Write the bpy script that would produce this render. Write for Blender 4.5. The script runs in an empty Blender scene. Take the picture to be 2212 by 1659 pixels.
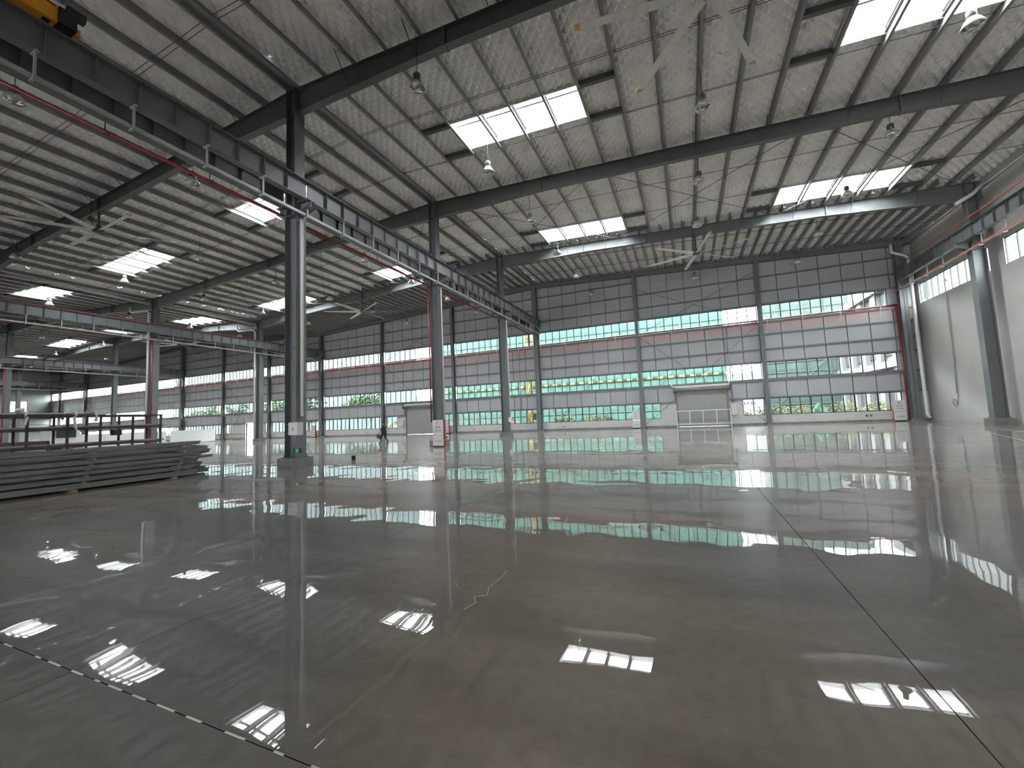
import bpy, math, random
from mathutils import Vector, Matrix
random.seed(7)
S = bpy.context.scene
COL = S.collection

# ------------------------------------------------------------------ camera
IW, IH, FPX = 2212, 1659, 888.50
YAW, PITCH, ROLL, EYE = -0.40060, 0.08010, -0.04280, 1.6084
cy, sy, cp, sp = math.cos(YAW), math.sin(YAW), math.cos(PITCH), math.sin(PITCH)
fwd = Vector((sy*cp, cy*cp, sp)); rgt = Vector((cy, -sy, 0)); up = rgt.cross(fwd)
r2 = rgt*math.cos(ROLL) + up*math.sin(ROLL); u2 = up*math.cos(ROLL) - rgt*math.sin(ROLL)
cam_d = bpy.data.cameras.new('camera'); cam = bpy.data.objects.new('camera', cam_d); COL.objects.link(cam)
cam_d.sensor_fit = 'HORIZONTAL'; cam_d.sensor_width = 36.0; cam_d.lens = FPX/IW*36.0
cam_d.clip_start = 0.05; cam_d.clip_end = 2000
cam.matrix_world = Matrix(((r2.x, u2.x, -fwd.x, 0), (r2.y, u2.y, -fwd.y, 0), (r2.z, u2.z, -fwd.z, EYE), (0, 0, 0, 1)))
S.camera = cam

# ------------------------------------------------------------------ sky, exposure
SKY = 74.0
w = bpy.data.worlds.new('overcast_sky'); S.world = w; w.use_nodes = True
nt = w.node_tree; nt.nodes.clear()
bg = nt.nodes.new('ShaderNodeBackground'); wo = nt.nodes.new('ShaderNodeOutputWorld')
bg.inputs['Color'].default_value = (0.93, 0.97, 1.0, 1); bg.inputs['Strength'].default_value = SKY
nt.links.new(bg.outputs[0], wo.inputs[0])
S.view_settings.view_transform = 'Standard'; S.view_settings.look = 'None'
S.view_settings.gamma = 1.0; S.view_settings.use_curve_mapping = False
S.view_settings.exposure = 0.0
cyc = S.cycles
cyc.max_bounces = 6; cyc.diffuse_bounces = 3; cyc.glossy_bounces = 3; cyc.transmission_bounces = 2
cyc.transparent_max_bounces = 10; cyc.use_adaptive_sampling = True; cyc.adaptive_threshold = 0.12; cyc.adaptive_min_samples = 20; cyc.caustics_reflective = True; cyc.caustics_refractive = False
cyc.sample_clamp_indirect = 8.0; cyc.blur_glossy = 1.0

# ------------------------------------------------------------------ grid of the hall (metres)
XA, SPAN, PB = -14.57, 31.5, 10.5
XR, XB, XC, XD, XL = XA+SPAN, XA-SPAN, XA-2*SPAN, XA-3*SPAN, -124.3
YC = [1.45, 11.88, 22.31, 32.74]
YE, Y0 = 42.0, -30.0
XW = 17.2                                   # inner face of the right wall
UB, UT, MB_, MT, LB, LT = 9.07, 10.61, 3.98, 5.46, 0.84, 2.31
PUR, POFF = 1.575, 0.2
def zroof(x):                               # top of the rafters = underside of the purlins
    t = (x-XA)/SPAN
    return 15.95 - 1.575*abs(((t+1) % 2)-1)
ORD = ['first', 'second', 'third', 'fourth', 'fifth', 'sixth', 'seventh', 'eighth', 'ninth', 'tenth', 'eleventh', 'twelfth', 'thirteenth', 'fourteenth']

def portal(name, loc, rot, sx, sy):         # opening in the shell through which the sky is sampled
    l = bpy.data.lights.new(name, 'AREA'); l.shape = 'RECTANGLE'; l.size = sx; l.size_y = sy
    l.cycles.is_portal = True
    o = bpy.data.objects.new(name, l); COL.objects.link(o); o.location = loc; o.rotation_euler = rot
SKYX = []                                   # (x0, x1) of the skylights, both edges on purlins
for a, b in ((3, 7), (13, 17)):
    SKYX.append((XA+POFF+a*PUR, XA+POFF+b*PUR)); SKYX.append((XA-POFF-b*PUR, XA-POFF-a*PUR))
    SKYX.append((XC+POFF+a*PUR, XC+POFF+b*PUR)); SKYX.append((XC-POFF-b*PUR, XC-POFF-a*PUR))
SKYY = [(16.5, 18.5), (29.5, 31.75)]
for x0, x1 in SKYX:
    for y0, y1 in SKYY:
        portal('sky_portal', ((x0+x1)/2, (y0+y1)/2, zroof((x0+x1)/2)+0.75), (0, 0, 0), x1-x0, y1-y0)
for z0, z1 in ((UB, UT), (MB_, MT), (LB, LT)):
    portal('sky_portal', ((XL+XR)/2, YE+0.25, (z0+z1)/2), (math.radians(-90), 0, 0), XR-XL, z1-z0)
for z0, z1 in ((MB_, MT),):
    portal('sky_portal', ((XW-45)/2, Y0-0.3, (z0+z1)/2), (math.radians(90), 0, 0), XW+45, z1-z0)

# ------------------------------------------------------------------ materials
def mat(name, col, rough=0.6, metal=0.0, var=0.08, scale=3.0, bump=0.0, bscale=20.0, spec=0.5):
    m = bpy.data.materials.new(name); m.use_nodes = True
    n = m.node_tree.nodes; l = m.node_tree.links; p = n['Principled BSDF']
    p.inputs['Roughness'].default_value = rough; p.inputs['Metallic'].default_value = metal
    p.inputs['Specular IOR Level'].default_value = spec
    g = n.new('ShaderNodeNewGeometry')
    t = n.new('ShaderNodeTexNoise'); t.inputs['Scale'].default_value = scale; t.inputs['Detail'].default_value = 4
    l.new(g.outputs['Position'], t.inputs['Vector'])
    r = n.new('ShaderNodeMapRange'); r.inputs['From Min'].default_value = 0.3; r.inputs['From Max'].default_value = 0.7
    r.inputs['To Min'].default_value = 1-var; r.inputs['To Max'].default_value = 1+var
    l.new(t.outputs['Fac'], r.inputs['Value'])
    c = n.new('ShaderNodeVectorMath'); c.operation = 'SCALE'; c.inputs[0].default_value = col
    l.new(r.outputs[0], c.inputs['Scale']); l.new(c.outputs[0], p.inputs['Base Color'])
    if bump:
        t2 = n.new('ShaderNodeTexNoise'); t2.inputs['Scale'].default_value = bscale; t2.inputs['Detail'].default_value = 3
        l.new(g.outputs['Position'], t2.inputs['Vector'])
        b = n.new('ShaderNodeBump'); b.inputs['Distance'].default_value = bump; l.new(t2.outputs['Fac'], b.inputs['Height'])
        l.new(b.outputs[0], p.inputs['Normal'])
    return m
M = {}
M['steel'] = mat('grey_painted_steel', (0.115, 0.12, 0.122), 0.45, var=0.06, scale=0.8)
M['purlin'] = mat('dull_galvanised_purlin', (0.25, 0.248, 0.24), 0.5, 0.0, var=0.08, scale=1.5)
M['steel_dark'] = mat('dark_grey_steel', (0.085, 0.09, 0.095), 0.5)
M['galv'] = mat('galvanised_steel', (0.30, 0.31, 0.31), 0.45, 0.25, var=0.1, scale=1.5)
M['foil'] = mat('quilted_foil_insulation', (0.88, 0.87, 0.85), 0.5, 0.0, var=0.07, scale=1.2, bump=0.02, bscale=9, spec=0.4)
M['plaster'] = mat('grey_plaster', (0.40, 0.388, 0.36), 0.75, var=0.06, scale=0.7, bump=0.004, bscale=30)
M['plinth'] = mat('white_painted_masonry', (0.42, 0.41, 0.395), 0.7, var=0.08, scale=1.1, bump=0.004, bscale=25)
M['grime'] = mat('dark_dirty_skirting', (0.16, 0.155, 0.15), 0.8, var=0.25, scale=2.5)
M['backing'] = mat('dark_wall_backing', (0.10, 0.11, 0.12), 0.8)
M['white'] = mat('white_enamel', (0.62, 0.62, 0.60), 0.35, var=0.03)
M['pvc'] = mat('white_plastic_pipe', (0.55, 0.54, 0.50), 0.35, var=0.04)
M['frame_black'] = mat('black_window_frame', (0.02, 0.022, 0.024), 0.4)
M['red'] = mat('red_pipe_paint', (0.20, 0.02, 0.022), 0.4, var=0.12)
M['red_bright'] = mat('bright_red_cable', (0.62, 0.11, 0.07), 0.4)
M['orange'] = mat('orange_crane_paint', (0.80, 0.36, 0.03), 0.4)
M['black'] = mat('black_rubber', (0.012, 0.012, 0.013), 0.5)
M['concrete'] = mat('pedestal_concrete', (0.14, 0.14, 0.133), 0.8, var=0.18, scale=4, bump=0.006)
M['alu'] = mat('spun_aluminium', (0.75, 0.75, 0.74), 0.22, 0.9, var=0.03)
M['blade'] = mat('pale_fan_blade', (0.60, 0.60, 0.56), 0.4)
M['tip'] = mat('ochre_blade_tip', (0.55, 0.36, 0.10), 0.5)
M['shutter'] = mat('roller_shutter_grey', (0.24, 0.24, 0.225), 0.5, var=0.04)
M['cabinet'] = mat('light_grey_box_paint', (0.45, 0.45, 0.44), 0.4, var=0.03)
M['text_dark'] = mat('dark_print', (0.05, 0.045, 0.05), 0.6)
M['text_red'] = mat('red_print', (0.42, 0.06, 0.06), 0.6)
M['green_sign'] = mat('green_sign_face', (0.05, 0.50, 0.16), 0.4)
M['purlin_stock'] = mat('grey_steel_sections', (0.20, 0.21, 0.205), 0.5, var=0.12, scale=2.0)
M['rust'] = mat('brown_primed_steel', (0.05, 0.03, 0.027), 0.7, var=0.25)
M['wrap'] = mat('pale_plastic_wrap', (0.55, 0.55, 0.50), 0.35)
M['timber'] = mat('rough_timber', (0.16, 0.12, 0.09), 0.8, var=0.25)
M['net'] = mat('green_safety_net', (0.040, 0.098, 0.079), 0.8, var=0.22, scale=0.9)
M['net_grey'] = mat('grey_green_safety_net', (0.0399, 0.0642, 0.0544), 0.8, var=0.25, scale=0.9)
M['pole'] = mat('pale_scaffold_tube', (0.0832, 0.0917, 0.0892), 0.6)
M['crane_yellow'] = mat('yellow_mast_paint', (0.1136, 0.0737, 0.0071), 0.5)
M['facade'] = mat('white_render', (0.1636, 0.1636, 0.1636), 0.8, var=0.05, scale=0.3)
M['facade_grey'] = mat('grey_louvre', (0.0374, 0.0399, 0.0448), 0.7)
M['facade_teal'] = mat('pale_teal_render', (0.0593, 0.0832, 0.0832), 0.8, var=0.05, scale=0.2)
M['win_far'] = mat('distant_window_glass', (0.0243, 0.0325, 0.0374), 0.2)
M['leaf'] = mat('leaf_green', (0.0204, 0.0423, 0.0098), 0.7, var=0.5, scale=1.5)
M['leaf_dark'] = mat('dark_conifer_green', (0.0109, 0.0243, 0.0109), 0.7, var=0.4, scale=1.5)
M['leaf_yellow'] = mat('yellow_green_scrub', (0.0521, 0.0593, 0.0133), 0.8, var=0.4, scale=1.5)
M['bark'] = mat('bark', (0.0145, 0.0109, 0.0071), 0.9)
M['sheet_green'] = mat('green_dust_sheet', (0.0046, 0.0642, 0.0300), 0.6, var=0.3)
M['soil'] = mat('pale_soil', (0.0593, 0.0495, 0.0374), 0.9, var=0.3)
M['cloth'] = mat('dark_navy_cloth', (0.012, 0.02, 0.028), 0.9, var=0.2, scale=8)
M['trouser'] = mat('black_trouser_cloth', (0.008, 0.009, 0.012), 0.9)
M['skin'] = mat('skin', (0.35, 0.20, 0.14), 0.6)
M['panel'] = mat('wall_panel_grey_white', (0.30, 0.302, 0.305), 0.55, var=0.03, scale=0.6)
M['board_yellow'] = mat('weathered_yellow_board', (0.2321, 0.1693, 0.0328), 0.8)
M['yellow'] = mat('yellow_plastic', (0.75, 0.5, 0.04), 0.5)

def panel_spray():                          # mid band panels carry a red overspray stain under the sprinkler main
    m = M['panel'].copy(); m.name = 'wall_panel_with_red_overspray'
    n = m.node_tree.nodes; l = m.node_tree.links; p = n['Principled BSDF']
    src = p.inputs['Base Color'].links[0].from_socket
    g = [q for q in n if q.type == 'NEW_GEOMETRY'][0]
    s = n.new('ShaderNodeSeparateXYZ'); l.new(g.outputs['Position'], s.inputs[0])
    t = n.new('ShaderNodeTexNoise'); t.inputs['Scale'].default_value = 1.3; l.new(g.outputs['Position'], t.inputs['Vector'])
    a = n.new('ShaderNodeMath'); a.operation = 'MULTIPLY_ADD'; a.inputs[1].default_value = 0.35; l.new(t.outputs['Fac'], a.inputs[0]); l.new(s.outputs['Z'], a.inputs[2])
    r = n.new('ShaderNodeMapRange'); r.inputs['From Min'].default_value = 8.25; r.inputs['From Max'].default_value = 9.0
    r.inputs['To Max'].default_value = 0.6; l.new(a.outputs[0], r.inputs['Value'])
    x = n.new('ShaderNodeMix'); x.data_type = 'RGBA'; l.new(r.outputs[0], x.inputs['Factor']); l.new(src, x.inputs['A'])
    x.inputs['B'].default_value = (0.52, 0.23, 0.22, 1); l.new(x.outputs['Result'], p.inputs['Base Color'])
    return m
M['panel_mid'] = panel_spray()

def glass(name, tint, refl=0.06):
    m = bpy.data.materials.new(name); m.use_nodes = True; n = m.node_tree.nodes; l = m.node_tree.links; n.clear()
    o = n.new('ShaderNodeOutputMaterial'); x = n.new('ShaderNodeMixShader'); t = n.new('ShaderNodeBsdfTransparent'); g = n.new('ShaderNodeBsdfGlossy')
    t.inputs['Color'].default_value = (*tint, 1); g.inputs['Roughness'].default_value = 0.03
    g.inputs['Color'].default_value = (0.9, 0.95, 0.95, 1)
    x.inputs[0].default_value = refl; l.new(t.outputs[0], x.inputs[1]); l.new(g.outputs[0], x.inputs[2]); l.new(x.outputs[0], o.inputs[0])
    return m
M['glass'] = glass('window_glass', (0.54, 0.56, 0.555), 0.04)
M['skyglass'] = glass('skylight_glass', (0.95, 0.96, 0.96), 0.03)

def floor_mat():
    m = bpy.data.materials.new('polished_concrete'); m.use_nodes = True
    n = m.node_tree.nodes; l = m.node_tree.links; p = n['Principled BSDF']
    g = n.new('ShaderNodeNewGeometry')
    def noise(scale, detail=4, dist=0.0, sc=None):
        t = n.new('ShaderNodeTexNoise'); t.inputs['Scale'].default_value = scale; t.inputs['Detail'].default_value = detail
        t.inputs['Distortion'].default_value = dist
        if sc:
            mp = n.new('ShaderNodeMapping'); mp.inputs['Scale'].default_value = sc; l.new(g.outputs['Position'], mp.inputs['Vector']); l.new(mp.outputs[0], t.inputs['Vector'])
        else: l.new(g.outputs['Position'], t.inputs['Vector'])
        return t
    def mr(src, a, b, c, d):
        r = n.new('ShaderNodeMapRange'); r.inputs['From Min'].default_value = a; r.inputs['From Max'].default_value = b
        r.inputs['To Min'].default_value = c; r.inputs['To Max'].default_value = d; l.new(src, r.inputs['Value']); return r.outputs[0]
    big = noise(0.16, 3, 0.0); mid = noise(1.1, 5, 0.0); fine = noise(9, 4)
    x = n.new('ShaderNodeMix'); x.data_type = 'RGBA'; l.new(mr(big.outputs['Fac'], 0.42, 0.60, 0, 1), x.inputs['Factor'])
    x.inputs['A'].default_value = (0.190, 0.155, 0.125, 1); x.inputs['B'].default_value = (0.140, 0.140, 0.132, 1)
    k = n.new('ShaderNodeMath'); k.operation = 'MULTIPLY'
    sk = noise(0.7, 5, 0.0, (0.3, 1.4, 1.0)); l.new(mr(sk.outputs['Fac'], 0.25, 0.75, 0.72, 1.28), k.inputs[0]); l.new(mr(fine.outputs['Fac'], 0.3, 0.7, 0.92, 1.08), k.inputs[1])
    c = n.new('ShaderNodeVectorMath'); c.operation = 'SCALE'; l.new(x.outputs['Result'], c.inputs[0]); l.new(k.outputs[0], c.inputs['Scale'])
    l.new(c.outputs[0], p.inputs['Base Color'])
    p.inputs['Roughness'].default_value = 0.35
    p.inputs['Specular IOR Level'].default_value = 0.02
    p.inputs['Coat Weight'].default_value = 0.9; p.inputs['Coat IOR'].default_value = 1.55
    p.inputs['Coat Roughness'].default_value = 0.012
    st = noise(0.8, 4, 0.0, (0.35, 1.3, 1.0)); l.new(mr(st.outputs['Fac'], 0.25, 0.75, 0.66, 1.0), p.inputs['Coat Weight'])
    w1 = noise(0.95, 1, 0.0); w2 = noise(3.0, 0)
    s = n.new('ShaderNodeMath'); s.operation = 'MULTIPLY_ADD'; s.inputs[1].default_value = 0.10; l.new(w2.outputs['Fac'], s.inputs[0]); l.new(w1.outputs['Fac'], s.inputs[2])
    b = n.new('ShaderNodeBump'); b.inputs['Distance'].default_value = 0.0065; l.new(s.outputs[0], b.inputs['Height'])
    l.new(b.outputs[0], p.inputs['Coat Normal']); l.new(b.outputs[0], p.inputs['Normal'])
    return m
M['floor'] = floor_mat()
M['joint'] = mat('joint_filler', (0.03, 0.03, 0.03), 0.8)
M['patch'] = mat('crack_patch_mortar', (0.30, 0.27, 0.23), 0.6)
M['filler'] = mat('joint_strip_gleam', (0.55, 0.52, 0.46), 0.4)  # pale tone stands for the reflection on the joint strips

# ------------------------------------------------------------------ mesh helpers
class MB:
    def __init__(s): s.v = []; s.f = []
    def hexa(s, p):                         # 8 corners: bottom ring then top ring
        k = len(s.v); s.v += [tuple(q) for q in p]
        s.f += [tuple(k+i for i in q) for q in ((3, 2, 1, 0), (4, 5, 6, 7), (0, 1, 5, 4), (1, 2, 6, 5), (2, 3, 7, 6), (3, 0, 4, 7))]
        return s
    def box(s, x0, x1, y0, y1, z0, z1):
        return s.hexa([(x0, y0, z0), (x1, y0, z0), (x1, y1, z0), (x0, y1, z0), (x0, y0, z1), (x1, y0, z1), (x1, y1, z1), (x0, y1, z1)])
    def bar(s, a, b, wd, hg, upv=(0, 0, 1)):   # rectangular bar from a to b
        a = Vector(a); b = Vector(b); d = (b-a).normalized(); upv = Vector(upv)
        if abs(d.dot(upv)) > 0.99: upv = Vector((1, 0, 0))
        sx = d.cross(upv).normalized()*wd/2; uz = sx.cross(d).normalized()*hg/2
        return s.hexa([a-sx-uz, a+sx-uz, b+sx-uz, b-sx-uz, a-sx+uz, a+sx+uz, b+sx+uz, b-sx+uz])
    def tube(s, pts, r, n=8, cap=True):
        pts = [Vector(p) for p in pts]; k0 = len(s.v); N = len(pts); ref = None
        for i, p in enumerate(pts):
            d = ((pts[min(i+1, N-1)]-pts[max(i-1, 0)])).normalized()
            if ref is None:
                ref = Vector((0, 0, 1)) if abs(d.z) < 0.9 else Vector((1, 0, 0))
            sx = d.cross(ref).normalized(); uz = sx.cross(d).normalized(); ref = uz
            rr = r[i] if isinstance(r, (list, tuple)) else r
            for j in range(n):
                a = 2*math.pi*j/n; s.v.append(tuple(p+sx*math.cos(a)*rr+uz*math.sin(a)*rr))
        for i in range(N-1):
            for j in range(n):
                s.f.append((k0+i*n+j, k0+i*n+(j+1) % n, k0+(i+1)*n+(j+1) % n, k0+(i+1)*n+j))
        if cap:
            s.f.append(tuple(k0+j for j in range(n))[::-1]); s.f.append(tuple(k0+(N-1)*n+j for j in range(n)))
        return s
    def lathe(s, prof, n=16, c=(0, 0, 0)):
        k0 = len(s.v)
        for r, z in prof:
            for j in range(n):
                a = 2*math.pi*j/n; s.v.append((c[0]+r*math.cos(a), c[1]+r*math.sin(a), c[2]+z))
        for i in range(len(prof)-1):
            for j in range(n):
                s.f.append((k0+i*n+j, k0+i*n+(j+1) % n, k0+(i+1)*n+(j+1) % n, k0+(i+1)*n+j))
        return s
    def mesh(s, name, m, off=(0, 0, 0), smooth=False):
        me = bpy.data.meshes.new(name)
        me.from_pydata([(a-off[0], b-off[1], c-off[2]) for a, b, c in s.v], [], s.f); me.update()
        if m is not None: me.materials.append(M[m] if isinstance(m, str) else m)
        if smooth:
            me.polygons.foreach_set('use_smooth', [True]*len(me.polygons))
        return me
    def build(s, name, m, parent=None, smooth=False, local=False):
        off = (0, 0, 0)
        if parent is not None and not local: off = WL.get(parent.name, (0, 0, 0))
        return put(name, s.mesh(name, m, off, smooth), parent)
WL = {}                                     # world location of parents (translation only)
def put(name, me, parent=None, loc=None):
    o = bpy.data.objects.new(name, me); COL.objects.link(o)
    if parent is not None: o.parent = parent
    if loc is not None:
        o.location = loc
        WL[o.name] = tuple(loc) if parent is None else tuple(Vector(loc)+Vector(WL.get(parent.name, (0, 0, 0))))
    elif parent is not None: WL[o.name] = WL.get(parent.name, (0, 0, 0))
    return o
def tag(o, label, cat, group=None, kind=None):
    o['label'] = label
    if cat: o['category'] = cat
    if group: o['group'] = group
    if kind: o['kind'] = kind
    return o
def thing(name, label, cat, loc=(0, 0, 0), group=None, kind=None, rz=0.0):
    o = bpy.data.objects.new(name, None); COL.objects.link(o); o.location = loc; o.rotation_euler = (0, 0, rz)
    o.empty_display_size = 0.2; WL[o.name] = tuple(loc)
    return tag(o, label, cat, group, kind)
def struct(name, label, loc=(0, 0, 0)): return thing(name, label, None, loc, None, 'structure')
def copy_tree(o, parent=None):
    c = o.copy(); COL.objects.link(c)
    if parent is not None: c.parent = parent
    for ch in list(o.children): copy_tree(ch, c)
    return c
def box(x0, x1, y0, y1, z0, z1): return MB().box(x0, x1, y0, y1, z0, z1)
def text_mesh(name, body, size, m, parent, loc, rot, extr=0.001):
    cu = bpy.data.curves.new(name, 'FONT'); cu.body = body; cu.size = size; cu.align_x = 'CENTER'; cu.align_y = 'CENTER'; cu.extrude = extr
    t = bpy.data.objects.new(name, cu); COL.objects.link(t)
    bpy.context.view_layer.update()
    me = bpy.data.meshes.new_from_object(t.evaluated_get(bpy.context.evaluated_depsgraph_get()))
    bpy.data.objects.remove(t); me.materials.clear(); me.materials.append(M[m])
    o = put(name, me, parent); pl = WL.get(parent.name, (0, 0, 0))
    o.location = (loc[0]-pl[0], loc[1]-pl[1], loc[2]-pl[2]); o.rotation_euler = rot
    return o
# ================================================================== THE SETTING
# ------------------------------------------------------------------ floor: cast slabs with sawn joints
fl = struct('floor', 'polished grey brown concrete floor with sawn joints and mirror-like sheen')
xj = [1.15+5.15*k for k in range(-25, 4)]; xj = [XL-0.3] + [x for x in xj if XL < x < XW-0.5] + [XW+0.3]
yj = [Y0-0.3, -19.41, -8.98, 1.52, 11.88, 22.31, 32.74, YE+0.3]
slabs = {}
for i in range(len(xj)-1):
    for j in range(len(yj)-1):
        wx, wy = round(xj[i+1]-xj[i]-0.008, 4), round(yj[j+1]-yj[j]-0.008, 4)
        if (wx, wy) not in slabs: slabs[(wx, wy)] = box(0, wx, 0, wy, -0.12, 0).mesh('slab', 'floor')
        put('slab', slabs[(wx, wy)], fl, (xj[i]+0.004, yj[j]+0.004, 0))
box(XL-0.3, XW+0.3, Y0-0.3, YE+0.3, -0.3, -0.03).build('joint_bed', 'joint', fl)
x = -6.4
while x < -1.0:                             # broken filler in the joint nearest the camera, its gleam painted pale
    ln = random.uniform(0.05, 0.20)
    if random.random() < 0.8: box(x, x+ln, 1.5145, 1.5255, -0.02, 0.002).build('joint_filler', 'filler', fl)
    x += ln+random.uniform(0.08, 0.22)
pts = [(-1.86, 3.15), (-1.83, 3.3), (-1.90, 3.40), (-1.80, 3.46), (-1.86, 3.62), (-1.85, 3.9), (-1.87, 4.05)]
for a, b in zip(pts[:-1], pts[1:]):         # patched crack
    MB().bar((*a, 0.001), (*b, 0.001), 0.009, 0.004).build('crack_patch', 'patch', fl)
for pl in ([(12.6, 33.5), (13.0, 29.5), (12.2, 25), (11.0, 21), (9.5, 17.5)], [(14.6, 34), (14.6, 30), (13.6, 26), (12.4, 22)]):
    for a, b in zip(pl[:-1], pl[1:]):
        MB().bar((*a, 0.0), (*b, 0.0), 0.03, 0.003).build('chalk_line', 'patch', fl)

# ------------------------------------------------------------------ end wall
POST = [XR-PB*k for k in range(0, 14)]      # post axes; POST[0] = right corner, POST[3] = ridge line of the first two spans
BAY = [(POST[k+1], POST[k] if k else XW) for k in range(13)] + [(XL, POST[13])]
def bay_name(k): return ORD[k]+' bay from the right wall'
we = struct('wall_end', 'far end wall of grey white insulated panels between steel girts')
DOORS = {1: (-0.98, 3.45, 3.5), 4: (-32.25, -27.9, 3.5), 7: (-62.1, -60.3, 2.42)}
LOWIN = {}                                  # low window runs of each bay: list of (x0, x1)
for k, (a, b) in enumerate(BAY): LOWIN[k] = [(a+0.2, b-0.2)]
LOWIN[0] = [(6.62, 15.62)]; LOWIN[1] = [(-3.9, -2.4), (4.54, 6.22)]
LOWIN[4] = [(-35.3, -33.65), (-26.9, -25.3)]; LOWIN[7] = [(-66.85, -65.3), (-57.9, -56.8)]
YI, YO = YE, YE+0.2
for k, (a, b) in enumerate(BAY):            # masonry plinth and window piers
    d = DOORS.get(k); xs = [a]
    gaps = [(d[0], d[1])] if d else []
    cur = a
    for g0, g1 in gaps+[(b, b)]:
        if g0 > cur: box(cur, g0, YI, YO, 0, LB).build('plinth_wall', 'plinth', we); box(cur, g0, YI-0.012, YI, 0, 0.16).build('skirting', 'grime', we)
        cur = g1
    cur = a
    for g0, g1 in sorted(gaps+LOWIN[k])+[(b, b)]:
        if g0-cur > 0.02: box(cur, g0, YI, YO, LB, LT).build('pier_wall', 'plinth', we)
        cur = g1
for k, (a, b) in enumerate(BAY):            # panels, three bands
    n = max(1, round((b-a)/1.5)); st = (b-a)/n; d = DOORS.get(k)
    for i in range(n):
        p0, p1 = a+i*st+0.03, a+(i+1)*st-0.03
        zl = LT+0.06
        if d and d[2] > LT and p1 > d[0] and p0 < d[1]: zl = d[2]+0.02
        box(p0, p1, YI, YI+0.07, zl, MB_-0.06).build('panel', 'panel', we)
        box(p0, p1, YI, YI+0.07, MT+0.06, UB-0.05).build('panel', 'panel_mid', we)
        MB().hexa([(p0, YI, UT+0.06), (p1, YI, UT+0.06), (p1, YI+0.07, UT+0.06), (p0, YI+0.07, UT+0.06),
                   (p0, YI, zroof(p0)+0.6), (p1, YI, zroof(p1)+0.6), (p1, YI+0.07, zroof(p1)+0.6), (p0, YI+0.07, zroof(p0)+0.6)]).build('panel', 'panel', we)
    for z0, z1 in ((max(LT, d[2] if d else 0), MB_), (MT, UB)): box(a, b, YI+0.09, YO, z0, z1).build('backing_sheet', 'backing', we)
    MB().hexa([(a, YI+0.09, UT), (b, YI+0.09, UT), (b, YO, UT), (a, YO, UT)]+[(q, y, zroof(q)+0.6) for q, y in ((a, YI+0.09), (b, YI+0.09), (b, YO), (a, YO))]).build('backing_sheet', 'backing', we)
    if d and d[2] > LT:
        box(a, d[0], YI+0.09, YO, LT, d[2]).build('backing_sheet', 'backing', we); box(d[1], b, YI+0.09, YO, LT, d[2]).build('backing_sheet', 'backing', we)
    for z in (14.45, 13.12, 11.78, UT+0.05, UB-0.05, 7.95, 6.62, MT+0.05, MB_-0.06, LT+0.05):
        if z > min(zroof(a), zroof(b))-0.5: continue
        hh = 0.06 if z not in (UB-0.05, MB_-0.06) else 0.09
        if d and z < d[2]:
            for q0, q1 in ((a+0.18, d[0]), (d[1], b-0.18)): box(q0, q1, YI-0.16, YI, z-hh, z+hh).build('girt', 'steel', we)
        else: box(a+0.18, b-0.18, YI-0.16, YI, z-hh, z+hh).build('girt', 'steel', we)

for z0, z1, xe in ((UB, UT, 15.4), (MB_, MT, 15.62)):   # solid jambs at both ends of the wall
    box(xe, XW, YI, YO, z0-0.06, z1+0.06).build('jamb_panel', 'panel', we); box(XL, XL+0.2, YI, YO, z0-0.06, z1+0.06).build('jamb_panel', 'panel', we)
# posts standing against the end wall
for k, px in enumerate(POST):
    if k == 0: px = XR-0.75
    onaxis = k % 3 == 0
    t = thing('wall_post', 'grey steel post on the end wall, '+ORD[k]+' counted from the right corner', 'post', (px, YI-0.25, 0), 'end wall posts')
    top = zroof(px)-0.3; hw, dp = (0.24, 0.5) if onaxis else (0.17, 0.36)
    m = MB()
    m.box(px-hw, px+hw, YI-0.17-0.016, YI-0.17, 0.05, top); m.box(px-hw, px+hw, YI-0.17-dp, YI-0.17-dp+0.016, 0.05, top); m.box(px-0.012, px+0.012, YI-0.17-dp, YI-0.17, 0.05, top)
    m.build('shaft', 'steel', t)
    box(px-hw-0.1, px+hw+0.1, YI-0.75 if onaxis else YI-0.6, YI-0.05, 0, 0.14 if onaxis else 0.06).build('footing', 'concrete', t)

# ------------------------------------------------------------------ windows of the end wall
WN = [0]
def window(label, x0, x1, z0, z1, npan, paired=False, single=True):
    WN[0] += 1
    t = struct('window_%d' % WN[0], label, (x0, YI+0.08, z0))
    m = MB(); fw = 0.06
    m.box(x0, x1, YI+0.05, YI+0.12, z0, z0+fw); m.box(x0, x1, YI+0.05, YI+0.12, z1-fw, z1)
    m.box(x0, x0+fw, YI+0.05, YI+0.12, z0, z1); m.box(x1-fw, x1, YI+0.05, YI+0.12, z0, z1)
    m.build('frame', 'frame_black', t)
    st = (x1-x0)/npan; me = box(0, st, 0, 0.012, 0, z1-z0-2*fw).mesh('pane', 'glass')
    thin = box(-0.035, 0.035, -0.03, 0.04, 0, z1-z0).mesh('mullion', 'frame_black'); thick = box(-0.055, 0.055, -0.03, 0.06, 0, z1-z0).mesh('mullion', 'frame_black')
    if single:
        for i in range(npan): put('pane', me, t, (i*st, 0.0, fw))
        for i in range(1, npan): put('mullion', thick if paired and i % 2 == 0 else thin, t, (i*st, 0, 0))
    else:
        g = MB(); f = MB()
        for i in range(npan): g.box(x0+i*st+0.001, x0+(i+1)*st-0.001, YI+0.08, YI+0.092, z0+fw, z1-fw)
        for i in range(1, npan):
            hw = 0.055 if paired and i % 2 == 0 else 0.035; f.box(x0+i*st-hw, x0+i*st+hw, YI+0.05, YI+0.12, z0, z1)
        g.build('pane_row', 'glass', t)['kind'] = 'stuff'; f.build('mullion_row', 'frame_black', t)['kind'] = 'stuff'
    return t
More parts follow.
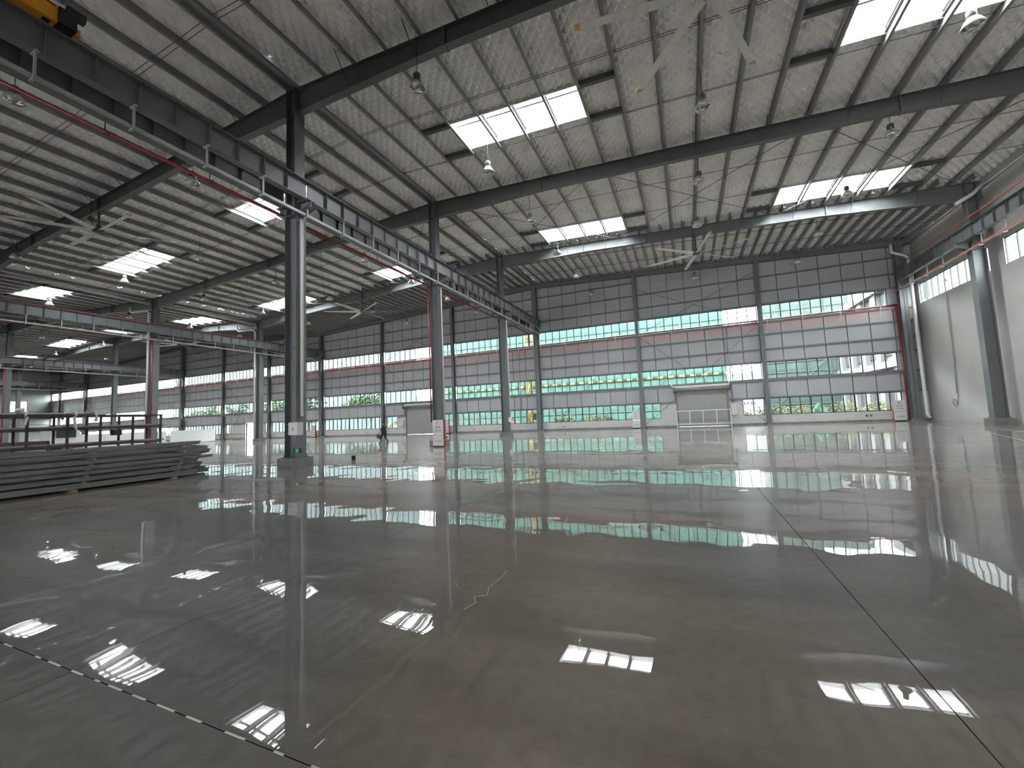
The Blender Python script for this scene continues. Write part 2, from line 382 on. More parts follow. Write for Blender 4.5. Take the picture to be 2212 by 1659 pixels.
for k, (a, b) in enumerate(BAY):
    a2, b2 = a+0.16, (b-0.16 if k else 15.62); near = k < 7
    n = 13 if k < 13 else 3
    window('upper window band in the '+bay_name(k), a2, b2 if k else 15.4, UB, UT, n if k else 12, single=near)
    window('middle window band in the '+bay_name(k), a2, b2, MB_, MT, n if k else 12, single=near)
    for q, (x0, x1) in enumerate(LOWIN[k]):
        nn = 2*max(1, round((x1-x0)/1.5))
        wh = '' if len(LOWIN[k]) == 1 else (' left of the door', ' right of the door')[q]
        window('low sliding windows above the plinth'+wh+' in the '+bay_name(k), x0, x1, LB, LT, nn, True, near)

# ------------------------------------------------------------------ doors of the end wall
def roller(n, x0, x1, z1, label):
    t = struct('door_%d' % n, label, (x0, YI, 0)); m = MB(); z = 0.08; i = 0
    while z < z1-0.06:                      # ribbed curtain, laths about 9 cm, only a few pixels each
        m.hexa([(x0+0.08, YI-0.03, z), (x1-0.08, YI-0.03, z), (x1-0.08, YI+0.02, z), (x0+0.08, YI+0.02, z),
                (x0+0.08, YI-0.015, z+0.0915), (x1-0.08, YI-0.015, z+0.0915), (x1-0.08, YI+0.02, z+0.0915), (x0+0.08, YI+0.02, z+0.0915)]); z += 0.09
    m.build('curtain', 'shutter', t)['kind'] = 'stuff'
    box(x0+0.06, x1-0.06, YI-0.05, YI+0.02, 0.025, 0.09).build('bottom_rail', 'steel_dark', t)
    for q in (x0, x1-0.12): box(q, q+0.12, YI-0.1, YI+0.03, 0, z1).build('guide', 'steel', t)
    MB().tube([(x0-0.12, YI-0.3, z1+0.02), (x1+0.12, YI-0.3, z1+0.02)], 0.2, 14).build('roll_drum', 'shutter', t, True)
    for q in (x0-0.2, x1+0.1): box(q, q+0.1, YI-0.52, YI, z1-0.3, z1+0.3).build('end_bracket', 'steel_dark', t)
    return t
roller(1, -0.98, 3.45, 3.5, 'grey roller shutter door between low windows, behind the white guard frame')
roller(2, -32.25, -27.9, 3.5, 'grey roller shutter door partly hidden by the cabinet column')
t = struct('door_3', 'open doorway in the end wall with daylight beyond', (-62.1, YI, 0))
box(-62.2, -62.1, YI-0.05, YO, 0, 2.46).build('jamb', 'white', t); box(-60.3, -60.2, YI-0.05, YO, 0, 2.46).build('jamb', 'white', t); box(-62.2, -60.2, YI-0.05, YO, 2.42, 2.5).build('lintel', 'white', t)
leaf = box(-62.14, -62.09, YI+0.2, YI+1.1, 0.02, 2.38).build('door_leaf', 'white', t)
MB().tube([(-62.06, YI+1.0, 1.0), (-62.0, YI+1.0, 1.0), (-62.0, YI+0.88, 1.0)], 0.012, 6).build('handle', 'alu', leaf)

# ------------------------------------------------------------------ right, left and back walls
wr = struct('wall_right', 'plain grey plastered side wall on the right')
zt_ = zroof(XW)+0.6
box(XW, XW+0.25, Y0, YE+0.2, 0, UB).build('lower_wall', 'plaster', wr)
box(XW, XW+0.25, Y0, YE+0.2, UT, zt_).build('upper_wall', 'plaster', wr)
RW = [(33.4, 41.5), (22.9, 32.1)]
cur = Y0
for y0, y1 in sorted(RW)+[(YE+0.2, YE+0.2)]:
    if y0 > cur: box(XW, XW+0.25, cur, y0, UB, UT).build('window_pier', 'plaster', wr)
    cur = y1
MB().tube([(XW-0.03, 38.1, 1.9), (XW-0.03, 38.3, 1.1), (XW-0.03, 38.55, 1.0), (XW-0.03, 38.85, 1.25), (XW-0.03, 38.7, 1.55), (XW-0.03, 38.4, 1.45), (XW-0.03, 38.4, 1.15)], 0.012, 6).build('cable_loop', 'black', wr)
for q in range(2):
    y0, y1 = RW[q]; WN[0] += 1
    t = struct('window_%d' % WN[0], ('high window strip in the right wall beside the end corner', 'high window strip in the right wall at the picture edge')[q], (XW+0.1, y0, UB))
    n = 10; st = (y1-y0)/n
    m = MB(); m.box(XW+0.08, XW+0.15, y0, y1, UB, UB+0.05); m.box(XW+0.08, XW+0.15, y0, y1, UT-0.05, UT); m.build('frame', 'frame_black', t)
    me = box(0, 0.012, 0, st, 0, UT-UB-0.1).mesh('pane', 'glass'); mm = box(-0.03, 0.05, -0.025, 0.025, 0, UT-UB).mesh('mullion', 'frame_black')
    for i in range(n): put('pane', me, t, (0, i*st, 0.05))
    for i in range(n+1): put('mullion', mm, t, (0, i*st, 0))
wl = struct('wall_left', 'distant panelled side wall on the left with small bright windows')
box(XL-0.2, XL, Y0, YE+0.2, 0, 6.9).build('lower_wall', 'panel', wl); box(XL-0.2, XL, Y0, YE+0.2, 10.6, 16.5).build('upper_wall', 'panel', wl)
cur = Y0
ys = sorted([36.3-5.0*k for k in range(8)])
for y0 in ys:
    if y0 > cur: box(XL-0.2, XL, cur, y0, 6.9, 10.6).build('wall_pier', 'panel', wl)
    cur = y0+2.2
    WN[0] += 1
    t = struct('window_%d' % WN[0], 'small bright window in the distant left side wall, %s from the front' % ORD[ys.index(y0)], (XL-0.1, y0, 6.9))
    MB().box(XL-0.14, XL-0.04, y0, y0+2.2, 6.9, 6.96).box(XL-0.14, XL-0.04, y0, y0+2.2, 8.94, 9.0).box(XL-0.14, XL-0.04, y0+1.07, y0+1.13, 6.9, 9.0).build('frame', 'frame_black', t)
    for q in (0.0, 1.1): box(XL-0.1, XL-0.09, y0+q, y0+q+1.1, 6.96, 8.94).build('pane', 'glass', t)
    box(XL-0.2, XL, y0, y0+2.2, 9.0, 10.6).build('wall_pier', 'panel', wl)
box(XL-0.2, XL, cur, YE+0.2, 6.9, 10.6).build('wall_pier', 'panel', wl)
for z in (13, 11.8, 6.6, 5.4, 4.2, 2.8):
    box(XL, XL+0.15, Y0, YE, z-0.06, z+0.06).build('girt', 'steel', wl)
wb = struct('wall_back', 'panelled wall behind the camera with an added window band for fill light')
XH = -45.0  # left end of the unseen window band added to brighten the hall
for z0, z1 in ((0, MB_), (MT, 16.5)): box(XL-0.2, XW+0.25, Y0-0.2, Y0, z0, z1).build('wall_sheet', 'panel', wb)
box(XL-0.2, XH, Y0-0.2, Y0, MB_, MT).build('wall_sheet', 'panel', wb)
WN[0] += 1
t = struct('window_%d' % WN[0], 'unseen window band added behind the camera to light the hall', (XH, Y0-0.1, MB_)); m = MB()
for i in range(int((XW-XH)/0.78)): m.box(XH+i*0.78-0.022, XH+i*0.78+0.022, Y0-0.14, Y0-0.06, MB_, MT)
m.build('mullion_row', 'frame_black', t)['kind'] = 'stuff'; box(XH, XW, Y0-0.11, Y0-0.1, MB_, MT).build('pane_row', 'skyglass', t)['kind'] = 'stuff'

# ------------------------------------------------------------------ roof: quilted blanket, purlins, tie rods
SL = [(XA, XW+0.2, 1, 'span beside the right wall'), (XA, XB, -1, 'span left of the ridge columns'), (XC, XB, 1, 'third span'), (XC, XD, -1, 'fourth span'), (XL-0.1, XD, 2, 'far left strip')]
GX, GY = PUR/8, 0.25
pur_len = {}
def purlin_mesh(y0, y1, sgn):
    k = (y0, y1, sgn)
    if k not in pur_len:
        m = MB(); m.box(-0.008, 0.008, y0, y1, 0, 0.25); m.box(min(0, sgn*0.095), max(0, sgn*0.095), y0, y1, 0, 0.012); m.box(min(0, -sgn*0.095), max(0, -sgn*0.095), y0, y1, 0.238, 0.25)
        m.box(sgn*0.095-0.006, sgn*0.095+0.006, y0, y1, 0, 0.03)
        pur_len[k] = m.mesh('purlin', 'purlin')
    return pur_len[k]
for si, (xr_, xv, sg, nm) in enumerate(SL):
    c = struct('ceiling' if si == 0 else 'ceiling.%03d' % si, 'silver quilted insulation blanket under the roof over the '+nm)
    if sg == 2: xr_, xv, s2 = XD-1e-6, XL-0.2, -1
    else: s2 = sg
    base = xr_+s2*POFF if sg != 2 else XD-0.3
    L = abs(xv-base); nx = int(L/GX)+1; YL = [Y0, -20.0, -10.0, -5.0, -2.0, 0.0]; YL += [GY*(q+1) for q in range(int((YE+0.3)/GY))]; ny = len(YL)-1
    m = MB(); idx = {}
    for i in range(-2, nx+1):
        x = base+s2*i*GX
        if sg != 2 and i < 0: x = xr_ + s2*POFF*(0 if i == -2 else 0.5)
        for j in range(ny+1):
            y = YL[j]
            dz = -0.14 if (i+j) % 2 == 0 and j > 5 and i >= 0 else 0.0
            idx[(i, j)] = len(m.v); m.v.append((x, y, zroof(x)+0.40+dz+random.uniform(-0.012, 0.012)))
    holes = [(x0, x1, y0, y1) for x0, x1 in SKYX for y0, y1 in SKYY]
    for i in range(-2, nx):
        xm = (m.v[idx[(i, 0)]][0]+m.v[idx[(i+1, 0)]][0])/2
        hx = [h for h in holes if h[0] < xm < h[1]]
        for j in range(ny):
            ym = (YL[j]+YL[j+1])/2
            if any(h[2] < ym < h[3] for h in hx): continue
            a, b, d, e = idx[(i, j)], idx[(i+1, j)], idx[(i+1, j+1)], idx[(i, j+1)]
            q = [(a, b, e), (b, d, e)] if (i+j) % 2 == 0 else [(a, b, d), (a, d, e)]
            m.f += q if s2 < 0 else [w_[::-1] for w_ in q]
    m.build('quilt_blanket', 'foil', c)
    if sg == 1: box(xr_-POFF+0.01, xr_+POFF-0.01, Y0, YE, zroof(xr_)+0.19, zroof(xr_)+0.21).build('ridge_dark_strip', 'purlin', c)  # added strip that darkens the bright gap between the ridge purlins
    n = int(L/PUR)+1
    for i in range(n):
        x = base+s2*i*PUR
        if abs(x-xv) < 0.3: continue
        o = put('purlin', purlin_mesh(Y0, YE, s2), c, (x, 0, zroof(x)))
        x2 = x+s2*PUR/2
        if (x2-xv)*s2 < -0.3: put('purlin', purlin_mesh(31.95, YE, s2), c, (x2, 0, zroof(x2)))
    ybays = YC+[YE]
    for q in range(len(ybays)-1):           # pairs of tie rods at the third points of every bay
        for fr in (0.33, 0.67):
            y = ybays[q]+(ybays[q+1]-ybays[q])*fr
            for dy, dz in ((-0.12, 0.06), (0.12, 0.18)):
                xa, xb = base, xv
                MB().tube([(xa, y+dy, zroof(xa)+dz), (xb, y+dy, zroof(xb)+dz)], 0.012, 5).build('tie_rod', 'steel_dark', c)

# skylights
names = {0: 'near the ridge columns', 1: 'far from the ridge'}
for hi, (x0, x1) in enumerate(SKYX):
    for yi, (y0, y1) in enumerate(SKYY):
        WN[0] += 1
        span = ['right hand span', 'second span', 'third span', 'fourth span'][hi % 4]
        lab = 'four-pane roof skylight in the %s, %s, %s row' % (span, 'beside the ridge' if hi < 4 else 'beside the eave', ('nearer', 'farther', 'overhead')[yi])
        t = struct('window_%d' % WN[0], lab, (x0, y0, zroof(x0)))
        def slab(a, b, c_, d_, za, zb, nm, mt): 
            MB().hexa([(a, c_, zroof(a)+za), (b, c_, zroof(b)+za), (b, d_, zroof(b)+za), (a, d_, zroof(a)+za),
                       (a, c_, zroof(a)+zb), (b, c_, zroof(b)+zb), (b, d_, zroof(b)+zb), (a, d_, zroof(a)+zb)]).build(nm, mt, t)
        for a, b, c_, d_ in ((x0, x1, y0-0.06, y0), (x0, x1, y1, y1+0.06), (x0-0.06, x0, y0-0.06, y1+0.06), (x1, x1+0.06, y0-0.06, y1+0.06)):
            slab(a, b, c_, d_, 0.2, 0.62, 'curb', 'white')
        pw = (x1-x0)/4
        for i in range(4):
            a, b = x0+i*pw, x0+(i+1)*pw
            ym = y0+(y1-y0)*0.32
            slab(a+0.03, b-0.03, y0+0.03, ym-0.02, 0.56, 0.575, 'pane', 'skyglass'); slab(a+0.03, b-0.03, ym+0.02, y1-0.03, 0.56, 0.575, 'pane', 'skyglass')
            slab(a, b, ym-0.05, ym+0.05, 0.50, 0.60, 'cross_bar', 'steel_dark')
            if i: slab(a-0.07, a+0.07, y0, y1, 0.42, 0.58, 'glazing_bar', 'steel')
        for y in (y0-0.09, y1+0.09):        # dark trimmers reaching one purlin gap past the opening
            for a, b in ((x0-PUR, x0-0.06), (x1+0.06, x1+PUR)): slab(a, b, y-0.09, y+0.09, 0.02, 0.25, 'trimmer', 'steel_dark')
# ================================================================== STEEL FRAME
SPN = [(XA, XR, 'over the right hand span'), (XB, XA, 'over the second span'), (XC, XB, 'over the third span'), (XD, XC, 'over the fourth span'), (XL, XD, 'over the far left strip')]
FR = [(-29.8, 'fourth behind the camera'), (-19.41, 'third behind the camera'), (-8.98, 'first behind the camera'), (YC[0], 'nearest the camera'), (YC[1], 'second from the camera'), (YC[2], 'third from the camera'), (YC[3], 'fourth from the camera'), (YE-0.27, 'against the end wall')]
def rafter(xa, xb, y, label, endw=False):
    t = thing('roof_rafter', label, 'beam', ((xa+xb)/2, y, zroof((xa+xb)/2)), 'tapered roof rafters')
    n = 12; xs = [xa+(xb-xa)*i/n for i in range(n+1)]
    def dep(x):
        if endw: return 0.45
        u = min(x-xa, xb-x)
        return 0.72+0.38*max(0, 1-u/7.5)
    web = MB(); tf = MB(); bf = MB()
    for i in range(n):
        p, q = xs[i], xs[i+1]; a, b = zroof(p), zroof(q); e, f = a-dep(p), b-dep(q)
        web.hexa([(p, y-0.008, e), (q, y-0.008, f), (q, y+0.008, f), (p, y+0.008, e), (p, y-0.008, a), (q, y-0.008, b), (q, y+0.008, b), (p, y+0.008, a)])
        for mm, z0, z1 in ((tf, a-0.022, b-0.022), (bf, e, f)):
            mm.hexa([(p, y-0.15, z0), (q, y-0.15, z1), (q, y+0.15, z1), (p, y+0.15, z0), (p, y-0.15, z0+0.022), (q, y-0.15, z1+0.022), (q, y+0.15, z1+0.022), (p, y+0.15, z0+0.022)])
    web.build('web', 'steel', t); tf.build('top_flange', 'steel', t); bf.build('bottom_flange', 'steel', t)
    if not endw:
        for fr_ in (0.24, 0.5, 0.76):
            x = xa+(xb-xa)*fr_; box(x-0.025, x+0.025, y-0.17, y+0.17, zroof(x)-dep(x)-0.05, zroof(x)-0.01).build('splice_plate', 'steel', t)
        for i in range(1, 10):              # knee braces from purlin to lower flange
            x = xa+(xb-xa)*i/10
            MB().tube([(x, y-0.9, zroof(x)+0.08), (x, y-0.12, zroof(x)-dep(x)+0.05)], 0.018, 5).build('knee_brace', 'steel_dark', t)
for xa, xb, sn in SPN:
    for y, fn in FR:
        rafter(xa, xb, y, 'tapered grey roof rafter %s, %s' % (sn, fn), y > 41)

ZT, ZB, EB = 11.68, 10.88, 0.65             # crane beam levels and offset from the column axis
def hshaft(m, x, y, dx, wy, z0, z1, tf=0.02, tw=0.014):
    m.box(x-dx/2, x-dx/2+tf, y-wy/2, y+wy/2, z0, z1); m.box(x+dx/2-tf, x+dx/2, y-wy/2, y+wy/2, z0, z1); m.box(x-dx/2, x+dx/2, y-tw/2, y+tw/2, z0, z1)
LINE = {'A': (XA, 'ridge line'), 'B': (XB, 'first valley line'), 'C': (XC, 'second ridge line'), 'D': (XD, 'farthest line')}
def column(x, y, label, one=None):
    t = thing('steel_column', label, 'column', (x, y, 0), 'free-standing hall columns')
    box(x-0.46, x+0.46, y-0.46, y+0.46, 0, 0.37).build('pedestal', 'concrete', t)
    bp = box(x-0.36, x+0.36, y-0.34, y+0.34, 0.37, 0.40).build('base_plate', 'steel_dark', t)
    for sx_ in (-0.3, 0.3):
        for sy_ in (-0.27, 0.27): MB().tube([(x+sx_, y+sy_, 0.39), (x+sx_, y+sy_, 0.48)], 0.02, 6).build('anchor_bolt', 'steel_dark', bp)
    m = MB(); hshaft(m, x, y, 0.62, 0.50, 0.39, ZB-0.55); m.box(x-0.31, x+0.31, y-0.25, y+0.25, ZB-0.57, ZB-0.55); m.build('lower_shaft', 'steel', t)
    m = MB(); hshaft(m, x, y, 0.50, 0.48, ZB-0.55, zroof(x)-0.02); m.build('upper_shaft', 'steel', t)
    for s_ in ((-1, 1) if one is None else (one,)):
        b = MB(); x0 = x+s_*0.31; x1 = x+s_*(EB+0.28)
        b.box(min(x0, x1), max(x0, x1), y-0.2, y+0.2, ZB-0.05, ZB-0.02)
        b.hexa([(min(x0, x1), y-0.01, ZB-0.55 if s_ > 0 else ZB-0.3), (max(x0, x1), y-0.01, ZB-0.3 if s_ > 0 else ZB-0.55), (max(x0, x1), y+0.01, ZB-0.3 if s_ > 0 else ZB-0.55), (min(x0, x1), y+0.01, ZB-0.55 if s_ > 0 else ZB-0.3),
                (min(x0, x1), y-0.01, ZB-0.05), (max(x0, x1), y-0.01, ZB-0.05), (max(x0, x1), y+0.01, ZB-0.05), (min(x0, x1), y+0.01, ZB-0.05)])
        b.hexa([(min(x0, x1), y-0.2, ZB-0.57 if s_ > 0 else ZB-0.32), (max(x0, x1), y-0.2, ZB-0.32 if s_ > 0 else ZB-0.57), (max(x0, x1), y+0.2, ZB-0.32 if s_ > 0 else ZB-0.57), (min(x0, x1), y+0.2, ZB-0.57 if s_ > 0 else ZB-0.32),
                (min(x0, x1), y-0.2, ZB-0.55 if s_ > 0 else ZB-0.30), (max(x0, x1), y-0.2, ZB-0.30 if s_ > 0 else ZB-0.55), (max(x0, x1), y+0.2, ZB-0.30 if s_ > 0 else ZB-0.55), (min(x0, x1), y+0.2, ZB-0.55 if s_ > 0 else ZB-0.30)])
        b.build('corbel', 'steel', t)
    return t
cols = {}
for ln, (x, nm) in LINE.items():
    for k, y in enumerate(YC):
        if k == 0 or (ln in 'CD' and k == 1) or (ln == 'D' and k == 2) or (ln == 'B' and k == 1): continue
        lab = 'grey H-section column on the %s, %s from the camera' % (nm, ORD[k-1])
        if (ln, k) == ('A', 1): lab = 'nearest tall grey column, carrying a switch box and a green exit sign'
        if (ln, k) == ('A', 2): lab = 'grey column behind the white hydrant cabinet'
        if (ln, k) == ('A', 3): lab = 'grey column on the ridge line closest to the end wall'
        cols[(ln, k)] = column(x, y, lab)
cols['R3'] = column(XR-0.55, YC[3], 'grey steel column standing against the right wall', -1)
cols['R3'].children  # wall column keeps one corbel, towards the hall

# ------------------------------------------------------------------ crane runway beams, one per bay
bm_, st_ = {}, {}
def beam(x, y0, y1, label):
    t = thing('crane_beam', label, 'beam', (x, y0, ZB), 'crane runway beams'); L = round(y1-y0-0.02, 3)
    if L not in bm_:
        bm_[L] = (box(-0.008, 0.008, 0, L, 0.02, 0.78).mesh('web', 'steel'), box(-0.17, 0.17, 0, L, 0.775, 0.80).mesh('top_flange', 'steel'), box(-0.14, 0.14, 0, L, 0, 0.022).mesh('bottom_flange', 'steel'), box(-0.035, 0.035, 0, L, 0.80, 0.88).mesh('crane_rail', 'steel_dark'))
        st_[0] = MB().box(0.008, 0.13, -0.006, 0.006, 0.022, 0.775).box(-0.13, -0.008, -0.006, 0.006, 0.022, 0.775).mesh('stiffener', 'steel')
    for me in bm_[L]: put(me.name.split('.')[0], me, t, (0, 0, 0))
    n = int(L/1.04)
    for i in range(1, n+1): put('stiffener', st_[0], t, (0, i*L/(n+1), 0))
    return t
YB = [Y0+0.1]+YC+[YE-0.6]
RUN = []
for ln, (x, nm) in LINE.items(): RUN += [(x+EB, 'right beam of the '+nm, ln), (x-EB, 'left beam of the '+nm, ln)]
RUN.append((XR-1.05, 'beam along the right wall', 'R'))
BN = ['behind the camera', 'nearest bay', 'second bay', 'third bay', 'bay at the end wall']
for x, nm, ln in RUN:
    for q in range(1, 5):
        beam(x, YB[q], YB[q+1], 'crane runway %s, %s' % (nm, BN[q]))
# conductor trunking hung below the beams with C brackets, and red sprinkler pipes
def trunking(x, z, y0, y1, label):
    t = thing('power_trunking', label, 'trunking', (x, y0, z), 'hung power trunking'); y = y0; hang = ZB-z
    while y < y1-0.2:
        e = min(y+1.93, y1)
        box(x-0.045, x+0.045, y+0.04, e, z-0.05, z+0.05).build('trunk_length', 'galv', t)
        b = MB(); b.box(x+0.06, x+0.11, y-0.025, y+0.025, z-0.08, ZB+0.02); b.box(x-0.1, x+0.11, y-0.03, y+0.03, z-0.11, z-0.06); b.box(x-0.1, x+0.2, y-0.03, y+0.03, ZB-0.05, ZB-0.005)
        b.build('hanger', 'galv', t); y += 1.93
for ln, (x, nm) in LINE.items(): trunking(x+EB, 10.26, 2.2, YE-0.8, 'galvanised power trunking hung under the crane beams of the '+nm)
trunking(XR-1.05, 10.26, 14.0, YE-0.8, 'galvanised power trunking hung under the crane beam by the right wall')
def pipe(pts, r, label, m='red', cat='pipe', group=None, name='sprinkler_pipe', hang=None, hm='steel_dark'):
    t = thing(name, label, cat, pts[0], group); MB().tube(pts, r, 10).build('pipe_run', m, t, True)
    for h in (hang or []):
        MB().box(h[0]-0.015, h[0]+0.015, h[1]-0.012, h[1]+0.012, h[2], h[3]).build('hanger_rod', hm, t)
        MB().tube([(h[0], h[1]-0.03, h[2]), (h[0], h[1]+0.03, h[2])], r+0.02, 10).build('pipe_clamp', hm, t)
    return t
for ln, (x, nm) in LINE.items():
    xp = x-EB-0.02; zp = 10.52 if ln == 'A' else 10.45
    yy = [3.1+2.9*i for i in range(13) if 3.1+2.9*i < YE-1]
    pts = [(xp, 1.6, zp), (xp, YE-0.75, zp), (xp, YE-0.65, zp-0.1), (xp, YE-0.65, UB+0.1)]
    if ln == 'A': pts = [(xp, 1.6, zp), (xp, YE-1.1, zp), (xp, YE-0.95, zp-0.12), (xp, YE-0.95, UB+0.1)]
    pipe(pts, 0.055, 'dark red sprinkler pipe hung under the left crane beam of the '+nm, hang=[(xp, y, zp, ZB) for y in yy], group='red sprinkler pipes')
pipe([(XB+EB+0.16, 2, ZT+0.05), (XB+EB+0.16, YE-0.7, ZT+0.05)], 0.035, 'thin red safety line on top of the crane beams of the first valley line', name='safety_line', cat='cable')
pipe([(XA-0.35, YC[2]-0.35, 10.5), (XA-0.35, YC[2]-0.35, 1.5)], 0.05, 'red riser pipe running down the column behind the hydrant cabinet', group='red sprinkler pipes')
pipe([(XB+0.3, YC[2]-0.33, 10.4), (XB+0.3, YC[2]-0.33, 0.4)], 0.06, 'red riser pipe on the first valley column beside the rack', group='red sprinkler pipes')
pipe([(XC+0.3, YC[2]-0.33, 10.4), (XC+0.3, YC[2]-0.33, 0.4)], 0.06, 'red riser pipe on the second ridge column at the left picture edge', group='red sprinkler pipes')
pipe([(XR-1.05-0.16, 14, 12.02), (XR-1.05-0.16, YE+0.0-0.45, 12.02)], 0.03, 'bright red safety line above the crane beam by the right wall', m='red_bright', name='safety_line', cat='cable')
pipe([(XR-1.2, 14, 10.22), (XR-1.2, YE-0.45, 10.22)], 0.035, 'bright red pipe under the crane beam by the right wall', m='red_bright', group='red sprinkler pipes')
pipe([(15.82, YE-0.28, 0.1), (15.82, YE-0.28, 9.1)], 0.06, 'dark red riser pipe in the right corner of the end wall', group='red sprinkler pipes')
# sprinkler main along the end wall on white brackets
t = thing('sprinkler_main', 'long red sprinkler main running along the end wall under the upper windows', 'pipe', (XL, YE-0.09, 9.22), 'red sprinkler pipes')
MB().tube([(XL+0.3, YE-0.09, 9.22), (16.1, YE-0.09, 9.22)], 0.075, 10).build('pipe_run', 'red', t, True)
br = MB().bar((0, 0.06, -0.13), (0, -0.34, -0.05), 0.05, 0.05).bar((0, 0.06, -0.75), (0, -0.30, -0.09), 0.035, 0.035).mesh('bracket', 'white')
for k in range(36): put('bracket', br, t, (16.0-XL-2.625*k-1.2, 0, -0.05))

# brace rods: crossed in three wall bays and under the roof
def rod(a, b, label, r=0.018, grp='wall brace rods'):
    t = thing('brace_rod', label, 'rod', a, grp); MB().tube([a, b], r, 6).build('rod', 'steel_dark', t)
    d = (Vector(b)-Vector(a)); p = Vector(a)+d*0.06
    MB().tube([p, p+d.normalized()*0.3], r*2.2, 6).build('turnbuckle', 'steel_dark', t)
for k in (1, 4, 7):
    a, b = BAY[k]
    for z0, z1, tn in ((0.3, 8.8, 'lower'), (9.2, 13.6, 'upper')):
        rod((a+0.25, YE-0.3, z0), (b-0.25, YE-0.3, z1), '%s brace rod rising to the right in the %s' % (tn, bay_name(k)))
        rod((a+0.25, YE-0.26, z1), (b-0.25, YE-0.26, z0), '%s brace rod rising to the left in the %s' % (tn, bay_name(k)))
for si, (x0, x1) in enumerate(((-14.2, -4.0), (-4.0, 6.4), (6.4, 16.0), (-25.0, -15.0), (-35.5, -25.0), (-46, -35.5))):
    nm = ORD[si]
    rod((x0, YC[2]+0.2, zroof(x0)-0.16), (x1, YC[3]-0.2, zroof(x1)-0.16), 'roof brace rod slanting to the right, %s crossing' % nm, 0.016, 'roof brace rods')
    rod((x1, YC[2]+0.2, zroof(x1)-0.19), (x0, YC[3]-0.2, zroof(x0)-0.19), 'roof brace rod slanting to the left, %s crossing' % nm, 0.016, 'roof brace rods')

# pale plastic pipes
def bend(*p): return [Vector(q) for q in p]
pipe([(XA+0.42, YC[1]-0.05, ZB-0.75), (XA+0.44, YC[1]-0.05, ZB-0.95), (XA+0.44, YC[1]-0.05, 2.0)], 0.06, 'white conduit pipe down the right side of the nearest column', m='pvc', name='conduit_pipe')
pipe([(XA+0.42, YC[2]-0.05, ZB-0.75), (XA+0.44, YC[2]-0.05, ZB-0.95), (XA+0.44, YC[2]-0.05, 0.42)], 0.045, 'white conduit pipe down the column behind the hydrant cabinet', m='pvc', name='conduit_pipe')
pipe([(XA+0.42, YC[3]-0.05, ZB-0.75), (XA+0.44, YC[3]-0.05, ZB-0.95), (XA+0.44, YC[3]-0.05, 0.42)], 0.045, 'white conduit pipe down the column closest to the end wall', m='pvc', name='conduit_pipe')
for k, nm in ((2, 'second'), (3, 'third')):
    y = YC[k]
    pipe([(XB-3.6, y-0.35, 14.05), (XB-3.6, y-0.35, 13.6), (XB-3.3, y-0.35, 13.35), (XB-0.7, y-0.36, 13.2), (XB-0.37, y-0.36, 12.9), (XB-0.37, y-0.36, 0.47)], 0.09, 'white rainwater pipe with a swan neck on the %s valley column' % nm, m='pvc', name='rain_pipe')
    pipe([(XB-0.1, y-9.5, 13.9), (XB-0.1, y-0.5, 13.75)], 0.12, 'long pale gutter pipe under the valley before the %s column' % nm, m='pvc', name='gutter_pipe')
pipe([(15.7, YE-0.85, 13.95), (15.7, YE-0.85, 13.3), (16.5, YE-0.85, 12.9), (16.65, YE-0.85, 12.6), (16.65, YE-0.85, 0.45), (16.75, YE-1.0, 0.2)], 0.11, 'white rainwater pipe in the right corner of the end wall', m='pvc', name='rain_pipe')
pipe([(15.5, YC[3]-0.5, 13.1), (16.3, YC[3]-0.45, 13.55), (16.75, YC[3]-0.45, 14.0)], 0.11, 'pale pipe elbow at the head of the right wall column', m='pvc', name='rain_pipe')
pipe([(XW-0.14, 5, 14.05), (XW-0.14, YE-0.1, 14.05)], 0.1, 'pale gutter pipe along the top of the right wall', m='pvc', name='gutter_pipe')
pipe([(XW-0.07, 37.6, 9.7), (XW-0.07, 37.75, 9.9), (XW-0.07, 37.9, 9.7), (XW-0.07, 38.1, 1.9)], 0.045, 'galvanised conduit running down the right wall to a cable loop', m='alu', name='conduit_pipe')
pipe([(3.75, YE-0.1, 2.0), (3.75, YE-0.1, 9.0)], 0.05, 'grey conduit above the control box by the guarded door', m='galv', name='conduit_pipe')
pipe([(-16.8, YE-0.1, 2.4), (-16.8, YE-0.1, 9.0)], 0.045, 'grey conduit on the end wall left of the ridge post', m='galv', name='conduit_pipe')

# ------------------------------------------------------------------ pendant high-bay lamps (all switched off)
lamp0 = None
def lamp(x, y, label):
    global lamp0
    zt2 = zroof(x)
    if lamp0 is None:
        t = thing('pendant_lamp', label, 'lamp', (x, y, 13.6), 'high-bay lamps')
        MB().lathe([(0.02, 0.42), (0.10, 0.40), (0.13, 0.36), (0.13, 0.16), (0.11, 0.12)], 14).build('driver_can', 'steel_dark', t, True, True)
        MB().lathe([(0.12, 0.14), (0.16, 0.10), (0.26, -0.06), (0.285, -0.12), (0.29, -0.15), (0.27, -0.15), (0.25, -0.07), (0.14, 0.10), (0.0, 0.11)], 20).build('reflector', 'alu', t, True, True)
        MB().lathe([(0.29, -0.15), (0.30, -0.155), (0.30, -0.17), (0.265, -0.17), (0.265, -0.15)], 20).build('rim', 'white', t, True, True)
        lamp0 = t
    else:
        t = copy_tree(lamp0); t.location = (x, y, 13.6); t['label'] = label
        for ch in list(t.children):
            if ch.name.startswith('cord'): bpy.data.objects.remove(ch)
    c = put('cord', MB().tube([(0, 0, 0.4), (0, 0, zt2-13.6+0.02)], 0.012, 5).mesh('cord', 'black'), t)
    return t
